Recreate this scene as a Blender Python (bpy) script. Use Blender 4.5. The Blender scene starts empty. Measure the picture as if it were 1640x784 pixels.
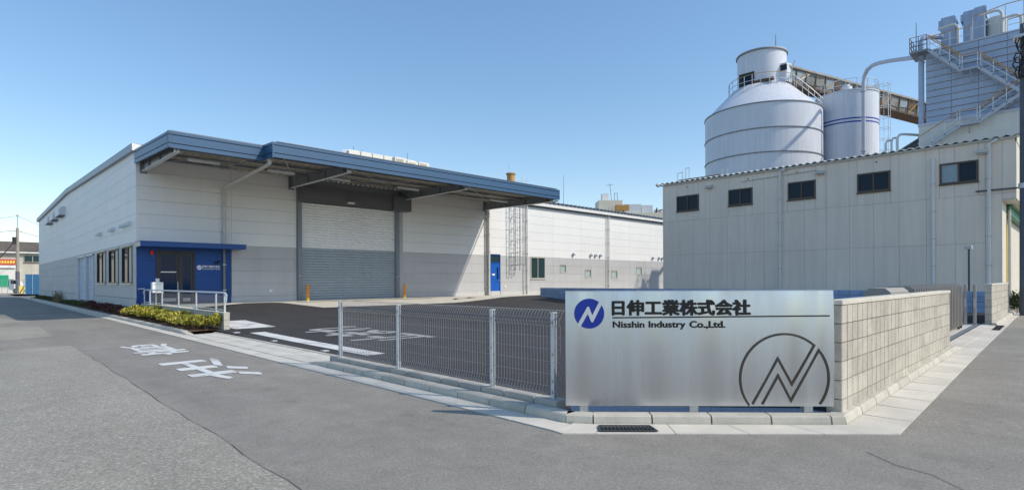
import bpy, math, random
from mathutils import Vector, Matrix
random.seed(7)
S = bpy.context.scene
COL = S.collection
R = math.radians

# ------------------------------------------------------------------ camera
FPX = 897.0
cam = bpy.data.cameras.new('camera'); camo = bpy.data.objects.new('camera', cam); COL.objects.link(camo)
cam.sensor_width = 36.0; cam.lens = FPX / 1640.0 * 36.0; cam.shift_y = (449.1 - 392.0) / 1640.0
cam.clip_start = 0.05; cam.clip_end = 6000
yaw = math.atan2(915.0, 897.0)                     # forward direction measured from +X
fw = Vector((math.cos(yaw), math.sin(yaw), 0))
q = fw.to_track_quat('-Z', 'Y').to_matrix().to_4x4()
camo.matrix_world = Matrix.Translation((0, 0, 1.5)) @ q @ Matrix.Rotation(-R(0.25), 4, 'Z')
S.camera = camo

# ------------------------------------------------------------------ sky, sun, exposure
SUNV = Vector((0.54, -1.0, 1.0)).normalized()      # towards the sun
elev = math.asin(SUNV.z); azim = math.atan2(SUNV.x, SUNV.y)
w = bpy.data.worlds.new('World'); S.world = w; w.use_nodes = True
nt = w.node_tree; nt.nodes.clear()
sky = nt.nodes.new('ShaderNodeTexSky'); sky.sky_type = 'NISHITA'; sky.sun_disc = False
sky.sun_elevation = elev; sky.sun_rotation = azim
sky.altitude = 0; sky.air_density = 1.0; sky.dust_density = 0.5; sky.ozone_density = 0.9
bg = nt.nodes.new('ShaderNodeBackground'); bg.inputs['Strength'].default_value = 0.15
wo = nt.nodes.new('ShaderNodeOutputWorld')
gm = nt.nodes.new('ShaderNodeGamma'); gm.inputs[1].default_value = 0.78      # the camera's flatter response to the bright sky
hs = nt.nodes.new('ShaderNodeHueSaturation'); hs.inputs['Saturation'].default_value = 1.32
nt.links.new(sky.outputs[0], gm.inputs[0]); nt.links.new(gm.outputs[0], hs.inputs['Color']); nt.links.new(hs.outputs[0], bg.inputs[0]); nt.links.new(bg.outputs[0], wo.inputs[0])
sl = bpy.data.lights.new('sun', 'SUN'); sl.energy = 2.0; sl.angle = R(0.53); sl.color = (1.0, 0.915, 0.78)
so = bpy.data.objects.new('sun', sl); COL.objects.link(so)
so.rotation_euler = (-SUNV).to_track_quat('-Z', 'Y').to_euler(); so.location = (40, -60, 60)
vs = S.view_settings
vs.view_transform = 'Standard'; vs.look = 'None'; vs.gamma = 1.0; vs.use_curve_mapping = False
vs.exposure = 0.80

# ------------------------------------------------------------------ materials
def M(name, col, rough=0.6, metal=0.0, var=0.08, scale=1.5, fine=0.0, fscale=120.0, streak=0.0,
      objvar=0.0, bump=0.0, bscale=80.0, spec=0.4, emit=None):
    m = bpy.data.materials.new(name); m.use_nodes = True
    n = m.node_tree.nodes; l = m.node_tree.links
    b = n['Principled BSDF']
    b.inputs['Roughness'].default_value = rough; b.inputs['Metallic'].default_value = metal
    b.inputs['Specular IOR Level'].default_value = spec
    geo = n.new('ShaderNodeNewGeometry')
    val = None
    def mul(a, k):
        if a is None: return k
        x = n.new('ShaderNodeMath'); x.operation = 'MULTIPLY'; l.new(a, x.inputs[0]); l.new(k, x.inputs[1]); return x.outputs[0]
    def noise(sc, amt, detail=4, vec=None, rough_=0.6):
        t = n.new('ShaderNodeTexNoise'); t.inputs['Scale'].default_value = sc; t.inputs['Detail'].default_value = detail
        t.inputs['Roughness'].default_value = rough_
        l.new(vec if vec is not None else geo.outputs['Position'], t.inputs['Vector'])
        r = n.new('ShaderNodeMapRange'); r.inputs[1].default_value = 0.25; r.inputs[2].default_value = 0.75
        r.inputs[3].default_value = 1 - amt; r.inputs[4].default_value = 1 + amt
        l.new(t.outputs[0], r.inputs[0]); return r.outputs[0]
    if var: val = mul(val, noise(scale, var))
    if fine: val = mul(val, noise(fscale, fine, 2))
    if streak:
        mp = n.new('ShaderNodeMapping'); mp.inputs['Scale'].default_value = (2.2, 2.2, 0.12)
        l.new(geo.outputs['Position'], mp.inputs['Vector'])
        val = mul(val, noise(1.6, streak, 5, mp.outputs[0], 0.7))
    if objvar:
        oi = n.new('ShaderNodeObjectInfo'); r = n.new('ShaderNodeMapRange')
        r.inputs[3].default_value = 1 - objvar; r.inputs[4].default_value = 1 + objvar
        l.new(oi.outputs['Random'], r.inputs[0]); val = mul(val, r.outputs[0])
    if val is None: b.inputs['Base Color'].default_value = (*col, 1)
    else:
        v = n.new('ShaderNodeVectorMath'); v.operation = 'SCALE'; v.inputs[0].default_value = col
        l.new(val, v.inputs['Scale']); l.new(v.outputs[0], b.inputs['Base Color'])
    if bump:
        t = n.new('ShaderNodeTexNoise'); t.inputs['Scale'].default_value = bscale; t.inputs['Detail'].default_value = 3
        l.new(geo.outputs['Position'], t.inputs['Vector'])
        bp = n.new('ShaderNodeBump'); bp.inputs['Strength'].default_value = bump; bp.inputs['Distance'].default_value = 0.01
        l.new(t.outputs[0], bp.inputs['Height']); l.new(bp.outputs[0], b.inputs['Normal'])
    if emit:
        b.inputs['Emission Color'].default_value = (*emit, 1); b.inputs['Emission Strength'].default_value = 1
    return m

def asphalt(name, base, tint, speck, blot, specscale, stone=0.0):
    m = bpy.data.materials.new(name); m.use_nodes = True
    n = m.node_tree.nodes; l = m.node_tree.links; b = n['Principled BSDF']
    b.inputs['Roughness'].default_value = 0.9; b.inputs['Specular IOR Level'].default_value = 0.25
    geo = n.new('ShaderNodeNewGeometry')
    def noise(sc, d, r=0.6, vec=None):
        t = n.new('ShaderNodeTexNoise'); t.inputs['Scale'].default_value = sc; t.inputs['Detail'].default_value = d
        t.inputs['Roughness'].default_value = r; l.new(vec or geo.outputs['Position'], t.inputs['Vector']); return t.outputs[0]
    def rng(s, lo, hi, a=0.3, c=0.7):
        r = n.new('ShaderNodeMapRange'); r.inputs[1].default_value = a; r.inputs[2].default_value = c
        r.inputs[3].default_value = lo; r.inputs[4].default_value = hi; l.new(s, r.inputs[0]); return r.outputs[0]
    def mul(a, c):
        x = n.new('ShaderNodeMath'); x.operation = 'MULTIPLY'; l.new(a, x.inputs[0]); l.new(c, x.inputs[1]); return x.outputs[0]
    v = mul(rng(noise(0.35, 5), 1 - blot, 1 + blot), rng(noise(specscale, 3, 0.75), 1 - speck, 1 + speck))
    v = mul(v, rng(noise(3.1, 6, 0.7), 1 - blot * 0.8, 1 + blot * 0.8))
    mp = n.new('ShaderNodeMapping'); mp.inputs['Scale'].default_value = (1.0, 0.14, 1.0)
    l.new(geo.outputs['Position'], mp.inputs['Vector'])
    v = mul(v, rng(noise(1.3, 4, 0.6, mp.outputs[0]), 1 - blot * 0.8, 1 + blot * 0.8))
    v = mul(v, rng(noise(42, 2, 0.6), 1 - speck*.55, 1 + speck*.55))
    v = mul(v, rng(noise(0.9, 5, 0.72), 1.0, 1 - blot*1.6, 0.56, 0.70))       # sparse darker stains
    v = mul(v, rng(noise(2.3, 6, 0.75), 1.0, 1 + blot*1.0, 0.58, 0.72))       # dusty scuffs
    vo = n.new('ShaderNodeTexVoronoi'); vo.inputs['Scale'].default_value = 62 if stone else 85
    l.new(geo.outputs['Position'], vo.inputs['Vector'])
    sv = n.new('ShaderNodeSeparateColor'); l.new(vo.outputs['Color'], sv.inputs[0])
    st = stone or .22
    v = mul(v, rng(sv.outputs[0], 1.0, 1 + st, 0.70, 0.95))
    v = mul(v, rng(sv.outputs[1], 1.0, 1 - st*.55, 0.70, 0.95))
    sc = n.new('ShaderNodeVectorMath'); sc.operation = 'SCALE'; sc.inputs[0].default_value = tuple(base * t for t in tint)
    l.new(v, sc.inputs['Scale']); l.new(sc.outputs[0], b.inputs['Base Color'])
    bp = n.new('ShaderNodeBump'); bp.inputs['Strength'].default_value = 0.6; bp.inputs['Distance'].default_value = 0.006
    l.new(noise(specscale, 3, 0.7), bp.inputs['Height']); l.new(bp.outputs[0], b.inputs['Normal'])
    return m

MT = {}
def mk(k, *a, **kw): MT[k] = M(k, *a, **kw)
MT['road'] = asphalt('road_asphalt', 0.265, (1.0, 0.935, 0.825), 0.27, 0.11, 130)
MT['old'] = asphalt('old_asphalt', 0.315, (1.0, 0.94, 0.80), 0.22, 0.09, 120, 0.45)
MT['yard'] = asphalt('yard_asphalt', 0.052, (1.02, 0.98, 1.0), 0.35, 0.13, 110)
mk('ground', (0.22, 0.21, 0.18), 0.95, var=0.25, scale=0.4, fine=0.2)
mk('crack', (0.085, 0.08, 0.075), 0.95)
mk('tar', (0.15, 0.147, 0.14), 0.9, var=0.2, scale=6)
mk('concrete', (0.60, 0.565, 0.495), 0.85, var=0.13, scale=2.2, fine=0.10, fscale=90, objvar=0.06, bump=0.15)
mk('kerb', (0.50, 0.47, 0.405), 0.85, streak=.12, var=0.16, scale=3, fine=0.10, fscale=90, objvar=0.09, bump=0.25, bscale=120)
mk('plinth_block', (0.42, 0.405, 0.37), 0.88, var=0.13, scale=4, fine=0.14, fscale=100, objvar=0.10, bump=0.3, bscale=120)
mk('block', (0.50, 0.46, 0.39), 0.9, var=0.14, scale=6, fine=0.22, fscale=90, streak=0.10, objvar=0.11, bump=0.6, bscale=140)
mk('mortar', (0.22, 0.195, 0.16), 0.95, var=0.1)
mk('cap', (0.62, 0.58, 0.50), 0.85, var=0.1, scale=3, fine=0.08)
mk('ramp_block', (0.50, 0.47, 0.41), 0.88, var=0.12, scale=4, fine=0.1, objvar=0.06, bump=0.2)
mk('blue_block', (0.33, 0.44, 0.64), 0.85, var=0.12, scale=2, fine=0.1, objvar=0.12)
mk('blue_mortar', (0.09, 0.13, 0.22), 0.9)
mk('paint', (0.80, 0.80, 0.78), 0.7, var=0.07, scale=4, fine=0.14, fscale=60)
mk('white_panel', (0.83, 0.83, 0.815), 0.55, var=0.03, scale=0.5, fine=0.02, fscale=40, streak=0.025, objvar=0.018)
mk('grey_panel', (0.50, 0.505, 0.51), 0.6, var=0.05, scale=0.7, fine=0.03, fscale=40, streak=0.05, objvar=0.035)
mk('joint', (0.47, 0.48, 0.48), 0.8)
mk('plinth', (0.55, 0.55, 0.545), 0.8, var=0.07, scale=1.2, streak=0.05)
mk('verge', (0.27, 0.31, 0.36), 0.45, 0.2, var=0.05)
mk('trim_white', (0.78, 0.78, 0.76), 0.5, var=0.04)
mk('roof', (0.17, 0.19, 0.22), 0.5, 0.3, var=0.1)
mk('fascia', (0.032, 0.10, 0.205), 0.42, 0.0, var=0.05, scale=0.8, objvar=0.04, spec=0.6)
mk('ent_blue', (0.004, 0.06, 0.25), 0.5, var=0.06, scale=1.0, objvar=0.05)
mk('ent_canopy', (0.009, 0.075, 0.29), 0.4, var=0.05)
mk('deck', (0.48, 0.43, 0.35), 0.55, 0.3, var=0.12, scale=3)
mk('steel', (0.27, 0.29, 0.31), 0.5, 0.5, var=0.12, scale=3)
mk('galv', (0.55, 0.57, 0.59), 0.42, 0.75, var=0.1, scale=6, fine=0.06, fscale=30)
mk('ladder_steel', (0.30, 0.32, 0.34), 0.5, 0.4, var=0.1)
mk('galv_light', (0.62, 0.65, 0.67), 0.5, 0.35, var=0.08, scale=5)
mk('wire', (0.29, 0.30, 0.32), 0.45, 0.3, var=0.1, scale=8)
mk('dark_steel', (0.09, 0.10, 0.115), 0.5, 0.2, var=0.12)
mk('shut_white', (0.88, 0.88, 0.87), 0.45, 0.1, var=0.04, scale=0.6, streak=0.04)
mk('shut_grey', (0.38, 0.43, 0.47), 0.45, 0.1, var=0.05, scale=0.6, streak=0.05)
mk('shut_side', (0.42, 0.50, 0.62), 0.45, 0.1, var=0.05)
mk('jamb', (0.24, 0.27, 0.30), 0.5, 0.1, var=0.05)
mk('hood_box', (0.15, 0.155, 0.165), 0.5, 0.2, var=0.08)
mk('orange', (0.85, 0.30, 0.02), 0.45, var=0.08, scale=4)
mk('yellow', (0.85, 0.55, 0.04), 0.5, var=0.12, scale=4)
mk('frame_dark', (0.035, 0.037, 0.045), 0.4, 0.3, var=0.1)
mk('frame_bronze', (0.10, 0.075, 0.06), 0.4, 0.3, var=0.1)
mk('frame_alu', (0.62, 0.60, 0.52), 0.4, 0.3, var=0.06)
mk('glass_dark', (0.006, 0.018, 0.036), 0.05, var=0.0, spec=0.2)
mk('glass_blue', (0.006, 0.026, 0.075), 0.06, var=0.0, spec=0.12)
mk('glass_green', (0.03, 0.06, 0.065), 0.06, var=0.0, spec=0.7)
mk('glass_sky', (0.30, 0.42, 0.46), 0.12, var=0.15, scale=2.0, spec=0.8)
mk('blind', (0.60, 0.565, 0.47), 0.6, var=0.06)
mk('curtain', (0.34, 0.42, 0.46), 0.8, var=0.15, scale=8)
mk('pvc', (0.60, 0.59, 0.55), 0.5, var=0.08, scale=3)
mk('pvc_dark', (0.20, 0.205, 0.21), 0.5, var=0.08)
mk('door_blue', (0.012, 0.11, 0.47), 0.4, var=0.05)
mk('red', (0.8, 0.03, 0.015), 0.35)
mk('lamp_white', (0.82, 0.83, 0.83), 0.3)
mk('black', (0.012, 0.012, 0.013), 0.4)
mk('logo_blue', (0.006, 0.03, 0.30), 0.35)
mk('white', (0.82, 0.82, 0.82), 0.4)
mk('grey_siding', (0.86, 0.74, 0.62), 0.6, var=0.05, scale=0.5, streak=0.09, objvar=0.025, fine=0.03, fscale=30)
mk('grey_joint', (0.19, 0.19, 0.19), 0.8)
mk('cream', (0.66, 0.62, 0.52), 0.7, var=0.07, scale=1, streak=0.06)
mk('corrugated', (0.66, 0.65, 0.61), 0.6, var=0.12, scale=2)
mk('lamp_grey', (0.55, 0.55, 0.53), 0.5)
mk('silo', (0.66, 0.685, 0.74), 0.42, var=0.05, scale=0.35, streak=0.10, fine=0.02, fscale=8)
mk('silo_band', (0.22, 0.23, 0.25), 0.6, var=0.1)
mk('stripe_blue', (0.015, 0.055, 0.36), 0.5)
mk('tower', (0.36, 0.45, 0.60), 0.55, var=0.08, scale=0.8, streak=0.10, objvar=0.03)
mk('tower_rib', (0.50, 0.54, 0.62), 0.5, var=0.08)
mk('tower_low', (0.62, 0.63, 0.60), 0.6, var=0.06, streak=0.06)
mk('stair_yellow', (0.48, 0.27, 0.08), 0.55, var=0.15, scale=2)
mk('stair_grey', (0.42, 0.46, 0.53), 0.5, 0.2, var=0.1)
mk('rust', (0.15, 0.10, 0.07), 0.85, var=0.35, scale=2.5, fine=0.2, fscale=20)
mk('conv_top', (0.42, 0.39, 0.34), 0.8, var=0.2, scale=1.2)
mk('conv_side', (0.27, 0.26, 0.24), 0.8, var=0.4, scale=0.9, fine=0.2, fscale=9)
mk('conv_pane', (0.27, 0.33, 0.36), 0.5, var=0.35, scale=1.1)
mk('green', (0.04, 0.22, 0.13), 0.5, var=0.1)
mk('gate', (0.36, 0.33, 0.30), 0.5, 0.2, var=0.07)
mk('rubber', (0.02, 0.02, 0.02), 0.7)
mk('track', (0.22, 0.25, 0.29), 0.5, 0.3, var=0.2, scale=5)
mk('grate', (0.055, 0.06, 0.065), 0.5, 0.3, var=0.2)
mk('gravel', (0.36, 0.40, 0.46), 0.9, var=0.3, scale=25, fine=0.3, fscale=70, bump=0.6, bscale=60)  # bluish cast of the shade behind the sign is put into this colour
mk('soil', (0.16, 0.085, 0.045), 0.95, var=0.4, scale=9, fine=0.4, fscale=50, bump=0.8, bscale=50)
mk('leaf_yellow', (0.50, 0.43, 0.06), 0.5, var=0.35, scale=9, fine=0.3, fscale=22)
mk('leaf_green2', (0.17, 0.19, 0.03), 0.5, var=0.4, scale=9)
mk('leaf_green', (0.06, 0.085, 0.02), 0.5, var=0.4, scale=8)
mk('leaf_red', (0.085, 0.03, 0.026), 0.5, var=0.4, scale=8)
mk('twig', (0.12, 0.085, 0.05), 0.9, var=0.2)
mk('old_wall', (0.50, 0.47, 0.40), 0.85, var=0.12, scale=0.5, streak=0.16)
mk('old_roof', (0.13, 0.11, 0.09), 0.9, var=0.25, scale=1.0)
mk('pole', (0.34, 0.31, 0.27), 0.85, var=0.1, scale=3, streak=0.1)
mk('pole_dark', (0.12, 0.13, 0.15), 0.8, var=0.15, scale=3)
mk('truck_green', (0.02, 0.34, 0.18), 0.4)
mk('sheet_blue', (0.03, 0.14, 0.30), 0.5, var=0.08)
mk('sign_red', (0.62, 0.08, 0.05), 0.5)
mk('sign_yellow', (0.85, 0.68, 0.10), 0.5)
mk('wirecable', (0.03, 0.03, 0.035), 0.6)
mk('roof_unit', (0.74, 0.72, 0.66), 0.5, var=0.05)
mk('grille', (0.42, 0.39, 0.32), 0.6, var=0.1)
mk('mesh_grey', (0.25, 0.26, 0.27), 0.6)
mk('weed', (0.20, 0.16, 0.08), 0.8, var=0.3, scale=10)

def worn_paint():
    m = bpy.data.materials.new('worn_paint'); m.use_nodes = True
    n = m.node_tree.nodes; l = m.node_tree.links; b = n['Principled BSDF']; b.inputs['Roughness'].default_value = 0.75
    geo = n.new('ShaderNodeNewGeometry')
    def noise(sc, d, r=0.65):
        t = n.new('ShaderNodeTexNoise'); t.inputs['Scale'].default_value = sc; t.inputs['Detail'].default_value = d
        t.inputs['Roughness'].default_value = r; l.new(geo.outputs['Position'], t.inputs['Vector']); return t.outputs[0]
    ad = n.new('ShaderNodeMath'); ad.operation = 'ADD'; l.new(noise(55, 4, .8), ad.inputs[0]); l.new(noise(1.6, 3), ad.inputs[1])
    r = n.new('ShaderNodeMapRange'); r.inputs[1].default_value = 1.04; r.inputs[2].default_value = 1.22; l.new(ad.outputs[0], r.inputs[0])
    mx = n.new('ShaderNodeMixRGB'); mx.inputs[1].default_value = (.70,.70,.68,1); mx.inputs[2].default_value = (.30,.295,.285,1)
    l.new(r.outputs[0], mx.inputs[0]); l.new(mx.outputs[0], b.inputs['Base Color']); return m
MT['paint'] = worn_paint()
def brushed():
    m = bpy.data.materials.new('brushed_steel'); m.use_nodes = True
    n = m.node_tree.nodes; l = m.node_tree.links; b = n['Principled BSDF']
    b.inputs['Base Color'].default_value = (0.67, 0.70, 0.735, 1); b.inputs['Metallic'].default_value = 1.0
    b.inputs['Anisotropic'].default_value = 0.6; b.inputs['Anisotropic Rotation'].default_value = 0.25
    tg = n.new('ShaderNodeCombineXYZ')                    # grain runs along the sheet
    for k_, v_ in enumerate((0.6915,-0.7224,0.0)): tg.inputs[k_].default_value = v_
    l.new(tg.outputs[0], b.inputs['Tangent'])
    geo = n.new('ShaderNodeNewGeometry'); mp = n.new('ShaderNodeMapping'); mp.inputs['Scale'].default_value = (1.7, 3.1, 230)
    l.new(geo.outputs['Position'], mp.inputs['Vector'])
    t = n.new('ShaderNodeTexNoise'); t.inputs['Scale'].default_value = 1.0; t.inputs['Detail'].default_value = 3
    l.new(mp.outputs[0], t.inputs['Vector'])
    r = n.new('ShaderNodeMapRange'); r.inputs[3].default_value = -.04; r.inputs[4].default_value = 0.04
    l.new(t.outputs[0], r.inputs[0])
    mp3 = n.new('ShaderNodeMapping'); mp3.inputs['Scale'].default_value = (1.9, 3.3, 0.12); l.new(geo.outputs['Position'], mp3.inputs['Vector'])
    t3 = n.new('ShaderNodeTexNoise'); t3.inputs['Scale'].default_value = 1.4; t3.inputs['Detail'].default_value = 3; l.new(mp3.outputs[0], t3.inputs['Vector'])
    r3 = n.new('ShaderNodeMapRange'); r3.inputs[1].default_value = .3; r3.inputs[2].default_value = .7; r3.inputs[3].default_value = 0.17; r3.inputs[4].default_value = 0.32
    l.new(t3.outputs[0], r3.inputs[0]); l.new(r3.outputs[0], b.inputs['Roughness'])
    return m
MT['brushed'] = brushed()
def clear_glass():
    m = bpy.data.materials.new('clear_glass'); m.use_nodes = True
    n = m.node_tree.nodes; l = m.node_tree.links
    out = n['Material Output']; n.remove(n['Principled BSDF'])
    tr = n.new('ShaderNodeBsdfTransparent'); tr.inputs[0].default_value = (0.86, 0.89, 0.91, 1)
    gl = n.new('ShaderNodeBsdfGlossy'); gl.inputs['Roughness'].default_value = 0.08
    mx = n.new('ShaderNodeMixShader'); mx.inputs[0].default_value = 0.18
    l.new(tr.outputs[0], mx.inputs[1]); l.new(gl.outputs[0], mx.inputs[2]); l.new(mx.outputs[0], out.inputs[0])
    return m
MT['clear'] = clear_glass()

# ------------------------------------------------------------------ mesh building
class MB:
    def __init__(s): s.v = []; s.f = []; s.m = []
    def add(s, vs, fs, m=0):
        o = len(s.v); s.v += [tuple(p) for p in vs]
        for f in fs: s.f.append([i + o for i in f]); s.m.append(m)
        return s
    def box(s, a, b, m=0):
        x0, y0, z0 = (min(a[i], b[i]) for i in range(3)); x1, y1, z1 = (max(a[i], b[i]) for i in range(3))
        return s.add([(x0,y0,z0),(x1,y0,z0),(x1,y1,z0),(x0,y1,z0),(x0,y0,z1),(x1,y0,z1),(x1,y1,z1),(x0,y1,z1)],
                     [(3,2,1,0),(4,5,6,7),(0,1,5,4),(1,2,6,5),(2,3,7,6),(3,0,4,7)], m)
    def cbox(s, a, b, c, m=0):
        """box with chamfered vertical edges and top"""
        x0,y0,z0 = a; x1,y1,z1 = b
        def ring(i, z): return [(x0+c+i,y0+i,z),(x1-c-i,y0+i,z),(x1-i,y0+c+i,z),(x1-i,y1-c-i,z),(x1-c-i,y1-i,z),(x0+c+i,y1-i,z),(x0+i,y1-c-i,z),(x0+i,y0+c+i,z)]
        vs = ring(0,z0)+ring(0,z1-c)+ring(c*0.8,z1)
        fs = [[7-i for i in range(8)], [16+i for i in range(8)]]
        for k in (0,8):
            for i in range(8): fs.append((k+i,k+(i+1)%8,k+8+(i+1)%8,k+8+i))
        return s.add(vs, fs, m)
    def bar(s, p, q_, wd, ht, up=(0,0,1), m=0):
        p = Vector(p); q_ = Vector(q_); d = (q_-p).normalized(); up = Vector(up)
        sd = d.cross(up)
        if sd.length < 1e-4: sd = d.cross(Vector((1,0,0)))
        sd.normalize(); u = sd.cross(d).normalized()
        sd *= wd/2; u *= ht/2
        return s.add([p-sd-u,p+sd-u,p+sd+u,p-sd+u,q_-sd-u,q_+sd-u,q_+sd+u,q_-sd+u],
                     [(0,1,2,3),(7,6,5,4),(1,0,4,5),(2,1,5,6),(3,2,6,7),(0,3,7,4)], m)
    def tube(s, pts, r, n=8, m=0, caps=True):
        P = [Vector(p) for p in pts]; rings = []
        prev = None
        for i, p in enumerate(P):
            d = (P[min(i+1,len(P)-1)]-P[max(i-1,0)]).normalized()
            ref = Vector((0,0,1)) if abs(d.z) < 0.95 else Vector((1,0,0))
            a = d.cross(ref).normalized()
            if prev is not None and a.dot(prev) < 0: a = -a
            if prev is not None:
                a = (prev - d*prev.dot(d))
                a = a.normalized() if a.length > 1e-5 else d.cross(ref).normalized()
            prev = a; b = d.cross(a)
            rr = r[i] if isinstance(r,(list,tuple)) else r
            rings.append([p + (a*math.cos(2*math.pi*k/n)+b*math.sin(2*math.pi*k/n))*rr for k in range(n)])
        vs = [v for g in rings for v in g]; fs = []
        for i in range(len(P)-1):
            for k in range(n): fs.append((i*n+k,i*n+(k+1)%n,(i+1)*n+(k+1)%n,(i+1)*n+k))
        if caps: fs += [[n-1-k for k in range(n)], [(len(P)-1)*n+k for k in range(n)]]
        return s.add(vs, fs, m)
    def lathe(s, c, prof, n=48, m=0, caps=True):
        vs = []; fs = []
        for r, z in prof:
            for k in range(n): vs.append((c[0]+r*math.cos(2*math.pi*k/n), c[1]+r*math.sin(2*math.pi*k/n), z))
        for i in range(len(prof)-1):
            for k in range(n): fs.append((i*n+k,i*n+(k+1)%n,(i+1)*n+(k+1)%n,(i+1)*n+k))
        if caps: fs += [[n-1-k for k in range(n)], [(len(prof)-1)*n+k for k in range(n)]]
        return s.add(vs, fs, m)
    def prism(s, poly, d, m=0):
        """extrude a 3-D polygon by vector d"""
        n = len(poly); P = [Vector(p) for p in poly]; d = Vector(d)
        nor = Vector((0,0,0))
        for i in range(n): nor += P[i].cross(P[(i+1)%n])
        if nor.dot(d) > 0: P.reverse()
        vs = P + [p+d for p in P]
        fs = [list(range(n)), [2*n-1-i for i in range(n)]]
        for i in range(n): fs.append(((i+1)%n, i, n+i, n+(i+1)%n))
        return s.add(vs, fs, m)
    def quad(s, *p, m=0): return s.add(p, [tuple(range(len(p)))], m)

W = {}
def link(name, data, parent, loc, label=None, cat=None, group=None, kind=None):
    o = bpy.data.objects.new(name, data); COL.objects.link(o)
    W[o] = Vector(loc)
    if parent is not None: o.parent = parent; o.location = W[o]-W[parent]
    else: o.location = W[o]
    if label: o['label'] = label
    if cat: o['category'] = cat
    if group: o['group'] = group
    if kind: o['kind'] = kind
    return o
def mesh(name, mb, mats, smooth=False, origin=(0,0,0)):
    me = bpy.data.meshes.new(name); ox,oy,oz = origin
    me.from_pydata([(x-ox,y-oy,z-oz) for x,y,z in mb.v], [], mb.f)
    for k in (mats if isinstance(mats,(list,tuple)) else [mats]): me.materials.append(MT[k])
    if len(me.materials) > 1: me.polygons.foreach_set('material_index', mb.m)
    if smooth:
        me.polygons.foreach_set('use_smooth', [True]*len(me.polygons))
        try: me.set_sharp_from_angle(angle=R(38))
        except Exception: pass
    me.update(); return me
def obj(name, mb, mats, parent=None, smooth=False, **kw):
    xs = [p[0] for p in mb.v]; ys = [p[1] for p in mb.v]; zs = [p[2] for p in mb.v]
    o = ((min(xs)+max(xs))/2, (min(ys)+max(ys))/2, min(zs))
    return link(name, mesh(name, mb, mats, smooth, o), parent, o, **kw)
def root(name, loc, label, cat, group=None):
    o = link(name, None, None, loc, label, cat, group); o.empty_display_size = 0.3; return o
CACHE = {}
def boxpart(name, a, b, mat, parent, c=0.0, **kw):
    d = tuple(round(abs(b[i]-a[i]),4) for i in range(3)); key = (name,d,mat,c)
    o = ((a[0]+b[0])/2,(a[1]+b[1])/2,min(a[2],b[2]))
    if key not in CACHE:
        m_ = MB(); p = (-d[0]/2,-d[1]/2,0); q2 = (d[0]/2,d[1]/2,d[2])
        m_.cbox(p,q2,c) if c else m_.box(p,q2)
        CACHE[key] = mesh(name, m_, mat)
    return link(name, CACHE[key], parent, o, **kw)
def minus(rect, holes):
    out = [rect]
    for h in holes:
        nx = []
        for r in out:
            u0,u1,v0,v1 = r; a0,a1,b0,b1 = h
            if a1 <= u0 or a0 >= u1 or b1 <= v0 or b0 >= v1: nx.append(r); continue
            if a0 > u0: nx.append((u0,a0,v0,v1))
            if a1 < u1: nx.append((a1,u1,v0,v1))
            c0,c1 = max(u0,a0),min(u1,a1)
            if b0 > v0: nx.append((c0,c1,v0,b0))
            if b1 < v1: nx.append((c0,c1,b1,v1))
        out = nx
    return [r for r in out if r[1]-r[0] > 0.04 and r[3]-r[2] > 0.03]
def text(name, body, mat, parent, org, ux, uy, width, height, depth=0.004, bold=0.0, **kw):
    """lettering whose box starts at org (lower left), width along ux and height along uy; bold thickens the strokes"""
    cu = bpy.data.curves.new('lettering', 'FONT'); cu.body = body; cu.extrude = 0.05; cu.resolution_u = 3
    t = bpy.data.objects.new('lettering', cu); COL.objects.link(t)
    bpy.context.view_layer.update()
    me = bpy.data.meshes.new_from_object(t.evaluated_get(bpy.context.evaluated_depsgraph_get()))
    bpy.data.objects.remove(t)
    V = [v.co.copy() for v in me.vertices]; Fc = [list(p.vertices) for p in me.polygons]; bpy.data.meshes.remove(me)
    shifts = [(0,0)] if not bold else [(bold*a,bold*b) for a,b in ((0,0),(1,0),(-1,0),(0,1),(0,-1),(.7,.7),(-.7,.7),(.7,-.7),(-.7,-.7))]
    x0,x1 = min(v.x for v in V)-bold, max(v.x for v in V)+bold; y0,y1 = min(v.y for v in V)-bold, max(v.y for v in V)+bold
    ux = Vector(ux).normalized(); uy = Vector(uy).normalized(); un = ux.cross(uy); org = Vector(org)
    sx = width/(x1-x0); sy = height/(y1-y0); m_ = MB()
    for k, (a, b) in enumerate(shifts):
        m_.add([org + ux*((v.x+a-x0)*sx) + uy*((v.y+b-y0)*sy) + un*((v.z+0.05)/0.1*depth*(1+k*.03)+k*.00006) for v in V], Fc)
    c = org + ux*width/2
    return link(name, mesh(name, m_, mat, False, tuple(c)), parent, c, **kw)

# ------------------------------------------------------------------ levels
def zr(x): return 0.0135*min(max(x-6.5,0.0),40.0)
def zy(x, y):
    t = min(max((y-8.0)/(18.5-2.0*min(max((x-20)/6,0),1)),0.0),1.0)
    return 0.02 + 0.48*t**3 + zr(x)*min(max((6.0-y)/4.0,0.0),1.0)
def sheet(name, xs, ys, fz, mat, **kw):
    mb = MB(); n = len(ys)
    vs = [(x,y,fz(x,y)) for x in xs for y in ys]
    fs = [(i*n+j,(i+1)*n+j,(i+1)*n+j+1,i*n+j+1) for i in range(len(xs)-1) for j in range(n-1)]
    mb.add(vs, fs); return obj(name, mb, mat, smooth=True, **kw)
def rngf(a, b, n): return [a+(b-a)*i/n for i in range(n+1)]

sheet('ground', [-3000,-400,-60,0,6.5,20,46.5,90,400,3000], [-3000,-400,-60,0,4,20,60,150,500,3000], lambda x,y: zr(x)-0.25 if y > 2 else zr(x)-0.03, 'ground', kind='structure')
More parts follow.
